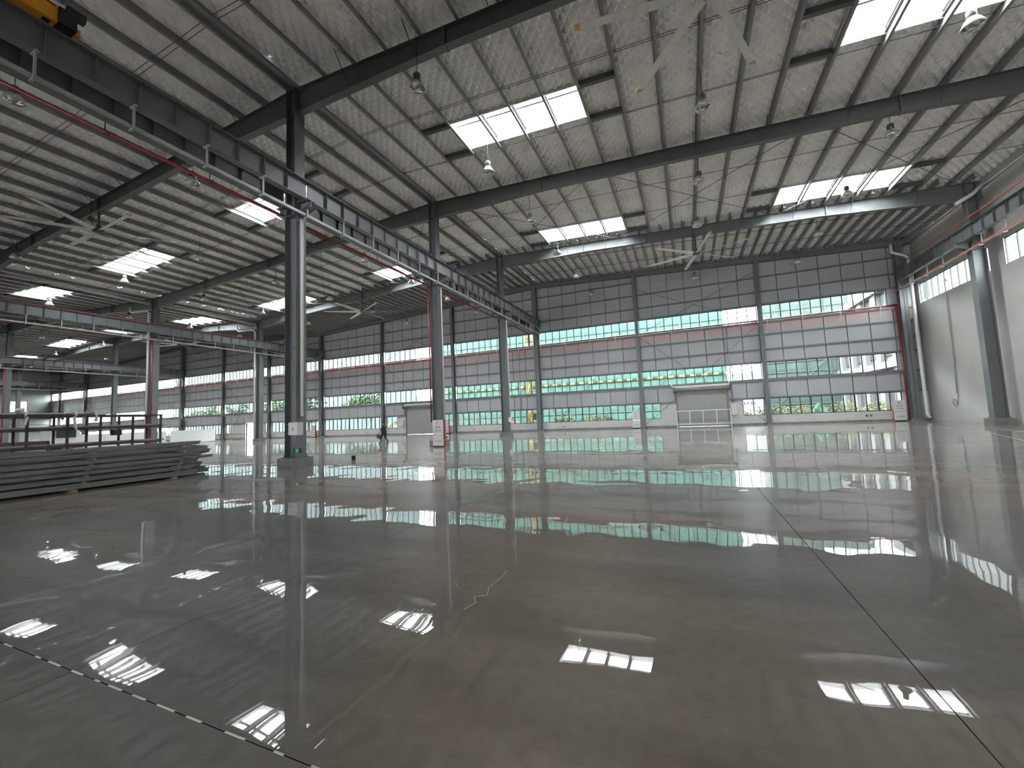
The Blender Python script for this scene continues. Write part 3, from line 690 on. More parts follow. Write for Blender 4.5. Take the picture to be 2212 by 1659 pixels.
LX = [(XA+6.5, 'right hand span', 'left'), (XA+15.95, 'right hand span', 'middle'), (XA+23.825, 'right hand span', 'right'),
      (XA-6.5, 'second span', 'right'), (XA-15.95, 'second span', 'middle'), (XA-25.4, 'second span', 'left'),
      (XC+25.4, 'third span', 'right'), (XC+15.95, 'third span', 'middle'), (XC+6.5, 'third span', 'left'), (XC-6.5, 'fourth span', 'right'), (XC-15.95, 'fourth span', 'middle')]
LY = [5.85, 11.55, 17.25, 23.0, 28.6, 34.35, 40.2]
for x, sn, pn in LX:
    for j, y in enumerate(LY):
        if (j == 0 and x > -16) or (j == 1 and x > -3) or (j < 2 and x < -40) or (j < 3 and x < -60): continue
        lamp(x, y, 'unlit bell-shaped high-bay lamp, %s row of the %s, %s from the end wall' % (pn, sn, ORD[6-j]))

# ------------------------------------------------------------------ large ceiling fans
fan0 = None
def fan(x, y, zh, ph, label):
    global fan0
    ztop = zroof(x)-0.72
    if fan0 is None:
        t = thing('ceiling_fan', label, 'fan', (x, y, zh), 'large ceiling fans')
        MB().lathe([(0.0, -0.12), (0.16, -0.12), (0.24, -0.08), (0.26, 0.0), (0.24, 0.1), (0.14, 0.16), (0.12, 0.34), (0.0, 0.36)], 18).build('motor_hub', 'steel_dark', t, True, True)
        bl = MB(); n = 8
        for i in range(n):
            r0, r1 = 0.3+3.25*i/n, 0.3+3.25*(i+1)/n; w0, w1 = 0.115, 0.115; a0, a1 = 0.10*(1-i/n)+0.03, 0.10*(1-(i+1)/n)+0.03
            bl.hexa([(r0, -w0, -a0*0.6), (r1, -w1, -a1*0.6), (r1, w1, a1*0.4-0.012), (r0, w0, a0*0.4-0.012), (r0, -w0, -a0*0.6+0.02), (r1, -w1, -a1*0.6+0.02), (r1, w1, a1*0.4), (r0, w0, a0*0.4)])
        me = bl.mesh('blade', 'blade'); tp = MB().hexa([(3.55, -0.11, -0.03), (3.72, -0.08, 0.0), (3.72, 0.07, 0.03), (3.55, 0.11, 0.0), (3.55, -0.11, 0.0), (3.72, -0.08, 0.03), (3.72, 0.07, 0.05), (3.55, 0.11, 0.03)]).mesh('blade_tip', 'tip')
        for k in range(6):
            b = put('blade', me, t); b.rotation_euler = (0, 0, k*math.pi/3)
            put('blade_tip', tp, b)
        fan0 = t
    else:
        t = copy_tree(fan0); t.location = (x, y, zh); t['label'] = label
        for ch in list(t.children):
            if ch.name.startswith(('drop_rod', 'mounting_plate')): bpy.data.objects.remove(ch)
    t.rotation_euler = (0, 0, math.radians(ph))
    put('drop_rod', MB().tube([(0, 0, 0.3), (0, 0, ztop-zh)], 0.055, 10).mesh('drop_rod', 'steel_dark'), t)
    put('mounting_plate', box(-0.25, 0.25, -0.2, 0.2, ztop-zh-0.05, ztop-zh).mesh('mounting_plate', 'steel_dark'), t)
fan(1.38, YC[3], 13.1, 42.3, 'six-bladed ceiling fan under the rafter nearest the right hand end wall windows')
fan(1.38, YC[1], 13.1, 7.0, 'six-bladed ceiling fan at the top edge, only its blades in view')
fan(-30.45, YC[3], 13.2, 33.0, 'six-bladed ceiling fan in the second span near the end wall')
fan(-30.45, YC[1], 13.3, -3.0, 'six-bladed ceiling fan in the dark near part of the second span')
fan(-62.0, YC[3], 13.2, 10.0, 'distant six-bladed ceiling fan in the third span')

# ------------------------------------------------------------------ orange bridge crane parked above the picture edge
t = thing('bridge_crane', 'orange bridge crane end carriage on the runway at the upper left', 'crane', (XA+EB, 3, ZT+0.2))
xc = XA+EB
box(xc-0.16, xc+0.16, 0.9, 4.55, ZT+0.22, ZT+0.66).build('end_carriage', 'orange', t)
for y in (1.3, 4.3):
    MB().tube([(xc-0.07, y, ZT+0.34), (xc+0.07, y, ZT+0.34)], 0.14, 18).build('wheel', 'black', t, True)
box(xc-0.2, xc+0.24, 4.45, 4.78, ZT+0.2, ZT+0.62).build('gearbox', 'black', t)
MB().tube([(xc+0.1, 4.62, ZT+0.72), (xc+0.1, 4.95, ZT+0.72)], 0.14, 12).build('drive_motor', 'black', t, True)
box(xc-0.08, xc+0.08, 4.74, 4.9, ZT+0.22, ZT+0.42).build('buffer', 'orange', t)
MB().tube([(xc+0.17, 1.0, ZT+0.72), (xc+0.18, 2.4, ZT+0.66), (xc+0.18, 3.4, ZT+0.70), (xc+0.17, 4.4, ZT+0.60)], 0.014, 5).build('cable', 'black', t)
MB().tube([(xc+0.15, 4.2, ZT+0.95), (xc+0.15, 4.55, ZT+0.82)], 0.012, 5).build('antenna', 'black', t)
box(xc, XR-1.05, 1.9, 2.4, ZT+0.5, ZT+1.5).build('bridge_girder', 'orange', t)
box(XR-1.21, XR-0.89, 0.9, 4.55, ZT+0.22, ZT+0.66).build('end_carriage', 'orange', t)
# ================================================================== THINGS ON THE FLOOR AND ON THE COLUMNS
RZ = (math.radians(90), 0, 0)
def cabinet(x, y, label, low='灭火器箱', red_low=False, wd=0.74, ht=1.62, face=-1):
    t = thing('hydrant_cabinet', label, 'cabinet', (x, y, 0), 'white hydrant cabinets')
    h = wd/2; d = 0.26; yf = y-d
    box(x-h, x+h, y-d+0.03, y, 0.07, ht).build('body', 'red', t)
    box(x-h+0.03, x+h-0.03, y-d+0.06, y-0.03, 0, 0.07).build('plinth', 'black', t)
    up_ = box(x-h, x+h, yf, yf+0.03, 0.74, ht).build('upper_door', 'cabinet', t)
    lo_ = box(x-h, x+h, yf, yf+0.03, 0.08, 0.725).build('lower_door', 'cabinet', t)
    box(x-h+0.03, x+h-0.03, yf-0.012, yf, 0.77, 0.80).build('handle_strip', 'alu', up_)
    ring = MB(); n = 16
    for i in range(13):                     # flame-like round emblem
        a0, a1 = math.radians(100+i*22), math.radians(100+(i+1)*22)
        ra, rb = 0.085, 0.03+0.0035*i
        ring.hexa([(x+math.cos(a)*r, yy, ht-0.19+math.sin(a)*r) for yy in (yf-0.004, yf-0.001) for a, r in ((a0, ra), (a0, rb), (a1, rb), (a1, ra))])
    ring.box(x-0.02, x+0.03, yf-0.004, yf-0.001, ht-0.13, ht-0.06)
    ring.build('emblem', 'text_red', up_)
    text_mesh('lettering', '消火栓', 0.13, 'text_dark', up_, (x, yf-0.003, ht-0.43), RZ)
    text_mesh('lettering', 'FIRE HYDRANT', 0.045, 'text_dark', up_, (x, yf-0.003, ht-0.55), RZ)
    box(x-0.24, x+0.24, yf-0.004, yf, ht-0.66, ht-0.635).build('print_line', 'text_dark', up_)
    text_mesh('lettering', low, 0.13, 'text_red' if red_low else 'text_dark', lo_, (x, yf-0.003, 0.36), RZ)
    return t
cabinet(-13.93, 21.40, 'white hydrant cabinet with red sides in front of the second ridge column', red_low=True)
cabinet(-4.68, YE-0.25, 'white hydrant cabinet beside the post left of the guarded door')
cabinet(15.1, YE-0.55, 'white hydrant cabinet in the right corner of the hall')
cabinet(-26.2, YE-0.3, 'white hydrant cabinet by the end wall, half hidden behind the second ridge column')
cabinet(-47.5, YE-0.3, 'small distant white hydrant cabinet left of the ridge spans')
t = thing('hose_valve', 'black and yellow hose valve on the pedestal behind the white cabinet', 'valve', (XA+0.55, YC[2]-0.3, 0.37))
MB().tube([(XA+0.62, YC[2]-0.3, 0.36), (XA+0.62, YC[2]-0.3, 0.5)], 0.07, 10).build('valve_body', 'yellow', t, True)
MB().tube([(XA+0.52, YC[2]-0.36, 0.53), (XA+0.72, YC[2]-0.24, 0.53)], 0.06, 10).build('valve_wheel', 'black', t, True)

def wall_box(name, x0, x1, y0, y1, z0, z1, label, m='cabinet', cat='box'):
    t = thing(name, label, cat, ((x0+x1)/2, (y0+y1)/2, z0))
    box(x0, x1, y0+0.03, y1, z0, z1).build('housing', m, t)
    d = box(x0+0.01, x1-0.01, y0, y0+0.03, z0+0.01, z1-0.01).build('door', m, t)
    box((x0+x1)/2-0.012, (x0+x1)/2+0.012, y0-0.012, y0, (z0+z1)/2-0.06, (z0+z1)/2+0.05).build('latch', 'black', d)
    return t
wall_box('switch_box', XA+0.36, XA+0.86, YC[1]-0.62, YC[1]-0.36, 1.27, 1.76, 'grey metal switch box on the nearest column')
t = thing('box_bracket', 'dark steel bracket holding the switch box on the nearest column', 'bracket', (XA+0.3, YC[1]-0.3, 1.3))
MB().box(XA+0.2, XA+0.36, YC[1]-0.56, YC[1]-0.25, 1.32, 1.36).box(XA+0.2, XA+0.36, YC[1]-0.56, YC[1]-0.25, 1.66, 1.70).build('arm', 'steel_dark', t)
def exit_sign(x, y, z, label, wd=0.32, ht=0.13):
    t = thing('exit_sign', label, 'sign', (x, y, z), 'green exit signs')
    box(x-wd/2, x+wd/2, y-0.02, y, z, z+ht).build('plate', 'black', t)
    fc = box(x-wd/2+0.10, x+wd/2-0.12, y-0.026, y-0.02, z+0.012, z+ht-0.012).build('picture_field', 'green_sign', t)
    m = MB(); cx, cz = x-0.005, z+ht*0.5
    m.box(cx-0.008, cx+0.012, y-0.029, y-0.026, cz+0.03, cz+0.046); m.bar((cx, y-0.0275, cz+0.028), (cx-0.012, y-0.0275, cz-0.006), 0.003, 0.016, (1, 0, 0)); m.bar((cx-0.012, y-0.0275, cz-0.006), (cx+0.014, y-0.0275, cz-0.04), 0.003, 0.009, (1, 0, 0)); m.bar((cx-0.012, y-0.0275, cz-0.006), (cx-0.03, y-0.0275, cz-0.036), 0.003, 0.009, (1, 0, 0))
    m.build('running_figure', 'white', fc)
    a = MB(); ax = x+wd/2-0.06; a.box(ax-0.045, ax+0.01, y-0.026, y-0.02, cz-0.008, cz+0.008)
    a.v += [(ax+0.005, y-0.026, cz-0.03), (ax+0.045, y-0.026, cz), (ax+0.005, y-0.026, cz+0.03)]; k = len(a.v); a.f.append((k-3, k-2, k-1))
    a.build('arrow', 'green_sign', t)
exit_sign(XA+0.46, YC[1]-0.28, 0.58, 'green exit sign low on the nearest column', 0.40, 0.16)
exit_sign(13.4, YE-0.01, 0.42, 'green exit sign on the plinth below the right hand windows', 0.42, 0.15)
for x, nm in ((-12.0, 'right of the ridge post'), (-22.8, 'left of the ridge post'), (-38.5, 'beyond the walking person'), (-60, 'in the left part of the hall')):
    t = thing('wall_socket', 'small socket plate on the plinth '+nm, 'socket', (x, YE-0.02, 0.35), 'plinth socket plates')
    box(x-0.14, x+0.14, YE-0.03, YE, 0.3, 0.46).build('plate', 'cabinet', t); box(x-0.08, x+0.08, YE-0.036, YE-0.03, 0.33, 0.43).build('insert', 'black', t)
wall_box('control_box', 3.58, 4.02, YE-0.2, YE, 0.95, 1.95, 'tall grey control box right of the guarded roller door')
wall_box('control_box', -33.1, -32.5, YE-0.25, YE, 1.1, 1.85, 'grey control box left of the half hidden roller door')
wall_box('meter_box', XA-0.55, XA-0.27, YE-0.95, YE-0.7, 1.2, 1.9, 'dark meter box on the ridge post of the end wall', 'steel_dark')
wall_box('meter_box', XA+0.35, XA+0.6, YC[3]-0.3, YC[3]-0.1, 1.2, 1.6, 'small white meter box on the column closest to the end wall', 'white')

t = thing('guard_frame', 'white tubular guard frame with four bays in front of the roller door', 'guard frame', (1.2, YE-0.7, 0))
yg = YE-0.7
for z in (0.28, 1.48): MB().bar((-1.0, yg, z), (3.45, yg, z), 0.06, 0.06).build('rail', 'white', t)
for i in range(5): MB().bar((-1.0+4.45*i/4, yg, 0.0 if i in (0, 4) else 0.28), (-1.0+4.45*i/4, yg, 1.5), 0.06, 0.06).build('upright', 'white', t)
pipe([(-1.3, YE-0.55, 4.0), (-1.2, YE-0.6, 3.75), (3.5, YE-0.6, 3.72), (3.55, YE-0.6, 4.0)], 0.05, 'white pipe across the top of the guarded roller door', m='pvc', name='conduit_pipe')

t = thing('paint_tin', 'small dark tin standing alone on the polished floor', 'tin', (-14.0, 14.4, 0))
MB().lathe([(0.0, 0.0), (0.085, 0.0), (0.085, 0.17), (0.09, 0.175), (0.09, 0.185), (0.075, 0.185)], 14, (-14.0, 14.4, 0)).build('body', 'black', t, True)
MB().lathe([(0.078, 0.178), (0.0, 0.178)], 14, (-14.0, 14.4, 0)).build('lid', 'alu', t, True)
MB().tube([(-14.08, 14.4, 0.15), (-14.09, 14.38, 0.24), (-14.0, 14.36, 0.28), (-13.91, 14.38, 0.24), (-13.92, 14.4, 0.15)], 0.006, 5).build('handle', 'alu', t)
t = thing('door_stop', 'small white bracket lying on the floor before the ridge post', 'bracket', (-9.6, 29.0, 0))
MB().box(-9.72, -9.5, 28.95, 29.05, 0, 0.02).box(-9.72, -9.69, 28.95, 29.05, 0.02, 0.13).box(-9.72, -9.58, 28.95, 29.05, 0.11, 0.13).build('plate', 'white', t)

# ------------------------------------------------------------------ stacked steel sections on the left
zb = [0.07, 0.27, 0.45, 0.60, 0.75, 0.93, 1.10]; tips = [9.55, 9.45, 9.25, 9.55, 9.75, 9.50, 9.40]
lay = ['lowest', 'second', 'third', 'fourth', 'fifth', 'sixth', 'topmost']
sect = {}
def section(L, dep):
    k = (L, dep)
    if k not in sect:
        m = MB(); m.box(-0.005, 0.005, 0, L, 0, dep); m.box(-0.085, 0.005, 0, L, 0, 0.008); m.box(-0.005, 0.085, 0, L, dep-0.008, dep); m.box(0.079, 0.085, 0, L, dep-0.03, dep); m.box(-0.085, -0.079, 0, L, 0, 0.03)
        sect[k] = m.mesh('steel_section', 'purlin_stock')
    return sect[k]
for i, z in enumerate(zb):
    nrow = [8, 8, 8, 8, 7, 6, 3][i]; dep = (0.15, 0.12, 0.10, 0.10, 0.12, 0.11, 0.12)[i]
    for j in range(nrow):
        x = -16.35-j*0.42-random.uniform(0, 0.08)-(0.25 if i > 4 else 0)
        yt = tips[i]+j*0.19+random.uniform(-0.45, 0.3); L = 8.2+0.2*((i*3+j) % 3)
        me = section(L, dep)
        o = put('steel_section', me, None, (x, yt-L, z)); o.rotation_euler = (0, 0, random.uniform(-0.006, 0.006))
        tag(o, 'long grey cold-formed steel section, %s layer of the stack, %s from the front' % (lay[i], ORD[j]), 'steel section', 'stack of steel sections')
    ztop = z+dep
    if i < 6:
        for q, yb in enumerate((3.6, 6.2, 8.6)):
            b = box(-19.9, -16.25, yb+0.05*i, yb+0.05*i+0.09, ztop, zb[i+1]).build('spacer_timber', 'timber')
            tag(b, 'timber spacer above the %s layer of the steel stack, %s from the left' % (lay[i], ORD[q]), 'timber', 'spacers in the steel stack')
for q, yb in enumerate((3.4, 6.0, 8.5)):
    b = box(-20, -16.2, yb, yb+0.1, 0, 0.07).build('spacer_timber', 'timber'); tag(b, 'bottom bearer under the steel stack, %s from the left' % ORD[q], 'timber', 'spacers in the steel stack')

# ------------------------------------------------------------------ pipe rack behind the stack
t = thing('pipe_rack', 'dark steel rack with three loaded levels behind the stacked sections', 'rack', (-26, 9, 0))
for xf in (-26.0, -27.3):
    for y in (12.95, 11.75, 10.5, 9.35, 8.1, 6.9, 5.6): MB().bar((xf, y, 0), (xf, y, 2.53), 0.08, 0.08).build('upright', 'rust', t)
    for z in (0.84, 1.14, 1.92, 2.52): MB().bar((xf, 5.4, z), (xf, 13.0, z), 0.06, 0.09).build('rail', 'rust', t)
for y in (12.95, 10.5, 8.1, 5.6):
    for z in (0.84, 1.14, 1.92, 2.52): MB().bar((-26, y, z), (-27.3, y, z), 0.06, 0.07).build('cross_member', 'rust', t)
for li, (z, n, y1) in enumerate(((0.93, 6, 12.9), (1.2, 9, 13.2), (1.98, 10, 13.3), (2.59, 7, 10.2))):
    for j in range(n):
        o = MB().tube([(0, 0, 0), (0, 7.8, 0)], 0.045, 8).mesh('steel_pipe', 'purlin_stock', smooth=True) if (li, j) == (0, 0) else pipe_me
        pipe_me = o
        ob = put('steel_pipe', o, None, (-26.13-j*0.115, y1-7.8+random.uniform(-0.25, 0.15), z+0.03))
        tag(ob, 'grey steel pipe on the %s level of the rack, %s from the front' % (['lowest', 'second', 'third', 'top'][li], ORD[j]), 'pipe', 'pipes stored on the rack')
for q, (y, zz) in enumerate(((8.0, 2.75), (7.1, 2.72), (9.6, 2.70), (10.3, 2.68), (6.3, 2.2))):
    m = MB(); w_ = 0.26
    prof = [(-25.93, 1.95+random.uniform(-0.1, 0.3)), (-25.92, 2.5), (-26.0, zz), (-26.5, zz+0.03), (-26.95, zz-0.02), (-27.1, 2.4)]
    for a, b in zip(prof[:-1], prof[1:]): m.bar((a[0], y, a[1]), (b[0], y+random.uniform(-0.08, 0.08), b[1]), w_, 0.02, (0, 1, 0))
    o = m.build('wrapping_strip', 'wrap'); tag(o, 'pale plastic wrapping strip over the rack load, %s' % ['under the left end', 'leftmost long', 'near the middle', 'rightmost', 'hanging low'][q], 'wrapping', 'plastic wrapping on the rack')
o = MB().box(-26.3, -25.94, 11.0, 11.3, 1.55, 1.82).build('hanging_cloth', 'black'); tag(o, 'dark rag hanging below the rack pipes', 'cloth')

# small truck behind the rack
t = thing('flatbed_truck', 'small dark flatbed truck with white cab panel parked behind the rack', 'truck', (-40, 13, 0))
box(-41.6, -39.9, 9.0, 15.2, 0.75, 0.95).build('chassis', 'black', t); box(-41.7, -39.8, 8.8, 13.3, 0.95, 1.35).build('load_bed', 'rust', t)
m = MB().hexa([(-41.6, 13.5, 0.8), (-39.9, 13.5, 0.8), (-39.9, 15.3, 0.8), (-41.6, 15.3, 0.8), (-41.55, 13.6, 2.3), (-39.95, 13.6, 2.3), (-39.95, 14.9, 2.3), (-41.55, 14.9, 2.3)]); m.build('cab', 'white', t)
box(-39.93, -39.88, 13.8, 14.8, 1.5, 2.1).build('side_window', 'win_far', t)
for y in (10.0, 14.3):
    for x in (-39.95, -41.55):
        w_ = MB().tube([(x-0.11, y, 0.45), (x+0.11, y, 0.45)], 0.45, 20).build('wheel', 'black', t, True); MB().tube([(x-0.12, y, 0.45), (x+0.12, y, 0.45)], 0.2, 14).build('hub', 'steel', w_, True)
box(-39.85, -39.78, 15.2, 15.35, 1.0, 1.25).build('tail_light', 'orange', t)
for q, (x, y0, y1) in enumerate(((-62.0, 25.5, 31.5), (-62.0, 32.0, 37.5), (-70.0, 24, 32))):
    o = box(x-0.08, x, y0, y1, 0.05, 1.7).build('partition_panel', 'white'); tag(o, 'white hoarding panel standing in the left part of the hall, %s' % ['middle one', 'rightmost', 'leftmost'][q], 'panel', 'white hoarding panels')
    for y in (y0+0.3, y1-0.35): box(x-0.35, x+0.25, y, y+0.05, 0, 0.06).build('foot', 'steel', o)
o = thing('cross_bar', 'thin red warning bar on posts beside the white hoarding', 'barrier', (-60, 36, 0)); MB().tube([(-61.5, 37.8, 0.9), (-58.6, 39.5, 0.85)], 0.03, 6).build('bar', 'red', o)
for p in ((-61.5, 37.8), (-58.6, 39.5)): MB().tube([(*p, 0), (*p, 0.92)], 0.035, 6).build('post', 'steel', o)
o = thing('gas_bottle', 'red cylinder standing by the first valley column', 'cylinder', (-45.0, 21.6, 0)); MB().lathe([(0, 0), (0.16, 0), (0.16, 1.0), (0.12, 1.12), (0.05, 1.17), (0.05, 1.25), (0, 1.25)], 14, (-45.0, 21.4, 0)).build('body', 'red', o, True); MB().tube([(-45.0, 21.4, 1.25), (-45.0, 21.4, 1.35)], 0.035, 8).build('valve', 'alu', o)

# ------------------------------------------------------------------ the walking person
def person():
    t = thing('person', 'person in dark work clothes and cap walking left, looking down, carrying a printed bag', 'person', (-21.66, 25.45, 0))
    V = []; E_ = []; R_ = []
    def node(p, r, par=None):
        V.append(p); R_.append(r)
        if par is not None: E_.append((par, len(V)-1))
        return len(V)-1
    # local frame: +x = walking direction, y = to the person's left, z up
    pel = node((0, 0, 0.92), (0.135, 0.15)); wa = node((-0.01, 0, 1.05), (0.12, 0.145), pel); ch = node((0.0, 0, 1.24), (0.13, 0.165), wa); nb = node((0.03, 0, 1.40), (0.075, 0.085), ch)
    nk = node((0.07, 0, 1.47), (0.052, 0.052), nb); h0 = node((0.12, 0, 1.54), (0.078, 0.07), nk); h1 = node((0.13, 0, 1.62), (0.092, 0.078), h0); h2 = node((0.11, 0, 1.68), (0.07, 0.062), h1)
    def leg(sy_, knee, ank, toe):
        hp = node((0.0, sy_*0.09, 0.86), (0.095, 0.095), pel); kn = node(knee, (0.062, 0.062), hp); an = node(ank, (0.042, 0.042), kn); he = node((ank[0], ank[1], 0.055), (0.045, 0.04), an); node(toe, (0.036, 0.042), he)
    leg(1, (0.22, 0.09, 0.48), (0.22, 0.09, 0.11), (0.42, 0.10, 0.045)); leg(-1, (-0.06, -0.09, 0.47), (-0.28, -0.09, 0.12), (-0.10, -0.10, 0.045))
    def arm(sy_, sh, el, wr_, pd, curl):
        s_ = node(sh, (0.058, 0.058), ch); e_ = node(el, (0.045, 0.045), s_); w2 = node(wr_, (0.030, 0.030), e_)
        pdv = Vector(pd).normalized(); side = Vector((0, 1, 0)) if abs(pdv.y) < 0.8 else Vector((1, 0, 0)); nrm = pdv.cross(side).normalized(); side = nrm.cross(pdv)
        pm = Vector(wr_)+pdv*0.05; p_ = node(tuple(pm), (0.030, 0.030), w2)
        for k, ln in enumerate((0.065, 0.075, 0.07, 0.055)):
            a = pm+side*(0.030-0.020*k)+pdv*0.035; b = a+pdv*ln*0.5+nrm*curl*0.012; c_ = b+pdv*ln*0.3+nrm*curl*0.035
            f = node(tuple(a), (0.010, 0.010), p_); g_ = node(tuple(b), (0.009, 0.009), f); node(tuple(c_), (0.008, 0.008), g_)
        a = pm+side*0.036-pdv*0.01; b = a+side*0.022+pdv*0.028+nrm*curl*0.012; f = node(tuple(a), (0.012, 0.012), p_); node(tuple(b), (0.010, 0.010), f)
    arm(1, (0.0, 0.19, 1.34), (0.10, 0.25, 1.08), (0.27, 0.27, 0.86), (0.45, 0, -0.9), 1)
    arm(-1, (0.0, -0.19, 1.34), (0.02, -0.24, 1.10), (0.25, -0.16, 1.16), (0.9, 0.15, 0.2), 1)
    me = bpy.data.meshes.new('body'); me.from_pydata(V, E_, []); o = bpy.data.objects.new('body', me); COL.objects.link(o)
    sk = o.modifiers.new('skin', 'SKIN')
    for i, r in enumerate(R_): me.skin_vertices[0].data[i].radius = r
    me.skin_vertices[0].data[0].use_root = True
    ss = o.modifiers.new('sub', 'SUBSURF'); ss.levels = 2; ss.render_levels = 2
    bpy.context.view_layer.update()
    m2 = bpy.data.meshes.new_from_object(o.evaluated_get(bpy.context.evaluated_depsgraph_get())); bpy.data.objects.remove(o)
    m2.materials.clear()
    for q in ('cloth', 'trouser', 'skin', 'black'): m2.materials.append(M[q])
    for p in m2.polygons:
        c = p.center; p.use_smooth = True
        if c.z > 1.44: p.material_index = 2
        elif c.z < 0.12: p.material_index = 3
        elif c.x > 0.16 and (c.z > 1.1 or (0.7 < c.z < 1.02 and c.y > 0.15)): p.material_index = 2
        elif c.z < 0.9: p.material_index = 1
    b = put('body', m2, t)
    # nose and ears, cap, coat skirt
    MB().hexa([(0.205, -0.012, 1.575), (0.205, 0.012, 1.575), (0.2, 0.012, 1.59), (0.2, -0.012, 1.59), (0.225, -0.012, 1.572), (0.225, 0.012, 1.572), (0.205, 0.008, 1.61), (0.205, -0.008, 1.61)]).build('nose', 'skin', t, True, True)
    for s_ in (-1, 1): MB().lathe([(0.0, -0.03), (0.012, -0.02), (0.015, 0.01), (0.0, 0.03)], 8, (0.10, s_*0.08, 1.60)).build('ear', 'skin', t, True, True)
    cap = MB().lathe([(0.105, 0.0), (0.11, 0.03), (0.10, 0.075), (0.06, 0.105), (0.0, 0.112)], 18, (0.105, 0, 1.625)).build('cap', 'trouser', t, True, True)
    MB().hexa([(0.19, -0.075, 1.632), (0.19, 0.075, 1.632), (0.28, 0.05, 1.60), (0.28, -0.05, 1.60), (0.19, -0.075, 1.642), (0.19, 0.075, 1.642), (0.28, 0.05, 1.61), (0.28, -0.05, 1.61)]).build('cap_peak', 'trouser', cap, True, True)
    prof = [(0.11, 1.42), (0.17, 1.36), (0.19, 1.25), (0.18, 1.08), (0.20, 0.92), (0.225, 0.74), (0.215, 0.735)]
    cm = MB(); n = 18
    for r, z in prof:
        for j in range(n):
            a = 2*math.pi*j/n; cm.v.append((0.01+math.cos(a)*r*0.86+0.012*math.sin(3*a), math.sin(a)*r*1.08, z))
    for i in range(len(prof)-1):
        for j in range(n): cm.f.append((i*n+j, i*n+(j+1) % n, (i+1)*n+(j+1) % n, (i+1)*n+j))
    cm.build('work_coat', 'cloth', t, True, True)
    ang = math.atan2(-0.389, -0.92)-0.12
    t.rotation_euler = (0, 0, ang)
    ph = thing('mobile_phone', 'dark phone held up by the walking person', 'phone', t.location+Vector((math.cos(ang)*0.36-math.sin(ang)*(-0.13), math.sin(ang)*0.36+math.cos(ang)*(-0.13), 1.17)), rz=ang)
    box(-0.005, 0.005, -0.036, 0.036, -0.02, 0.13).build('case', 'black', ph, local=True)
    bx_, by_ = 0.36, 0.29
    bag = thing('printed_bag', 'small dark bag with red and white print carried by the walking person', 'bag', t.location+Vector((math.cos(ang)*bx_-math.sin(ang)*by_, math.sin(ang)*bx_+math.cos(ang)*by_, 0.42)), rz=ang)
    bag.rotation_euler = (0, math.radians(-22), ang)
    bd = box(-0.15, 0.15, -0.08, 0.08, 0, 0.27).build('body', 'rust', bag, local=True)
    box(-0.15, 0.15, -0.084, 0.084, 0.16, 0.27).build('top_band', 'black', bag, local=True); box(0.06, 0.153, -0.083, 0.083, -0.002, 0.05).build('pale_print', 'wrap', bd, local=True)
    box(-0.10, 0.02, -0.086, 0.086, 0.07, 0.13).build('red_print', 'red', bd, local=True)
    MB().tube([(-0.1, 0, 0.27), (-0.06, 0, 0.35), (0.0, 0, 0.375), (0.06, 0, 0.35), (0.1, 0, 0.27)], 0.01, 6).build('handle', 'wrap', bag, local=True)
person()
# ================================================================== OUTSIDE
g = MB(); g.box(-400, 300, YE+0.4, 420, -0.4, -0.15); o = g.build('ground_outside', 'soil'); tag(o, 'pale bare ground of the building site outside the windows', None, kind='structure')
g = MB(); g.box(-400, 300, -60, YE+0.4, -0.6, -0.35); o = g.build('ground_under', 'soil'); tag(o, 'bare ground around the hall', None, kind='structure')

def netted(name, label, x0, x1, y, dy, zt, m, top_open=0, stripe=None, pw=3.0, ph=1.75):
    t = thing(name, label, 'building', ((x0+x1)/2, y, -0.15))
    box(x0, x1, y+1.4, y+dy, -0.15, zt-1.0).build('concrete_core', 'facade_grey', t)
    nx = max(1, round((x1-x0)/pw)); nz = max(1, round((zt+0.15)/ph)); pw = (x1-x0)/nx; ph = (zt+0.15)/nz
    me = MB(); n = 4                        # a slightly bellied net panel
    for i in range(n+1):
        for j in range(n+1):
            me.v.append((pw*i/n, -0.14*math.sin(math.pi*i/n)*math.sin(math.pi*j/n), (ph-0.06)*j/n))
    for i in range(n):
        for j in range(n): a = i*(n+1)+j; me.f.append((a, a+n+1, a+n+2, a+1))
    pm = me.mesh('net_panel', m, smooth=True)
    for j in range(nz):
        for i in range(nx):
            if j >= nz-top_open and random.random() < 0.45: continue
            put('net_panel', pm, t, (x0+i*pw-(x0+x1)/2, 0, j*ph))
    for i in range(nx+1): MB().tube([(x0+i*pw, y-0.2, -0.1), (x0+i*pw, y-0.2, zt+1.2)], 0.07, 5).build('standard', 'pole', t)
    for j in range(nz+1): MB().tube([(x0, y-0.2, j*ph), (x1, y-0.2, j*ph)], 0.05, 5).build('ledger', 'pole', t)
    for i in range(0, nx-3, 4): MB().tube([(x0+i*pw, y-0.26, 0), (x0+(i+4)*pw, y-0.26, min(zt, 4*pw))], 0.05, 5).build('diagonal_brace', 'pole', t)
    if stripe:
        L = 0.8; k = 0; x = x0
        while x < x1:
            box(x, min(x+L, x1), y-0.34, y-0.28, stripe, stripe+0.3).build('warning_board', 'board_yellow' if k % 2 else 'black', t); x += L; k += 1
    return t
netted('scaffolded_building', 'building wrapped in bright green safety net outside the end wall', -46.5, 5.8, 70, 14, 20.2, 'net', 0, 6.75)
netted('scaffolded_building', 'grey green netted building outside, seen between the right hand windows', 12.5, 25.0, 82, 10, 23.0, 'net_grey', 1)
t = thing('tower_crane', 'yellow lattice tower crane mast outside the end wall', 'crane', (-22.5, 62, -0.15))
hw = 0.85; zt2 = 40
for sx_ in (-hw, hw):
    for sy_ in (-hw, hw): MB().bar((-22.5+sx_, 62+sy_, -0.15), (-22.5+sx_, 62+sy_, zt2), 0.2, 0.2).build('corner_chord', 'crane_yellow', t)
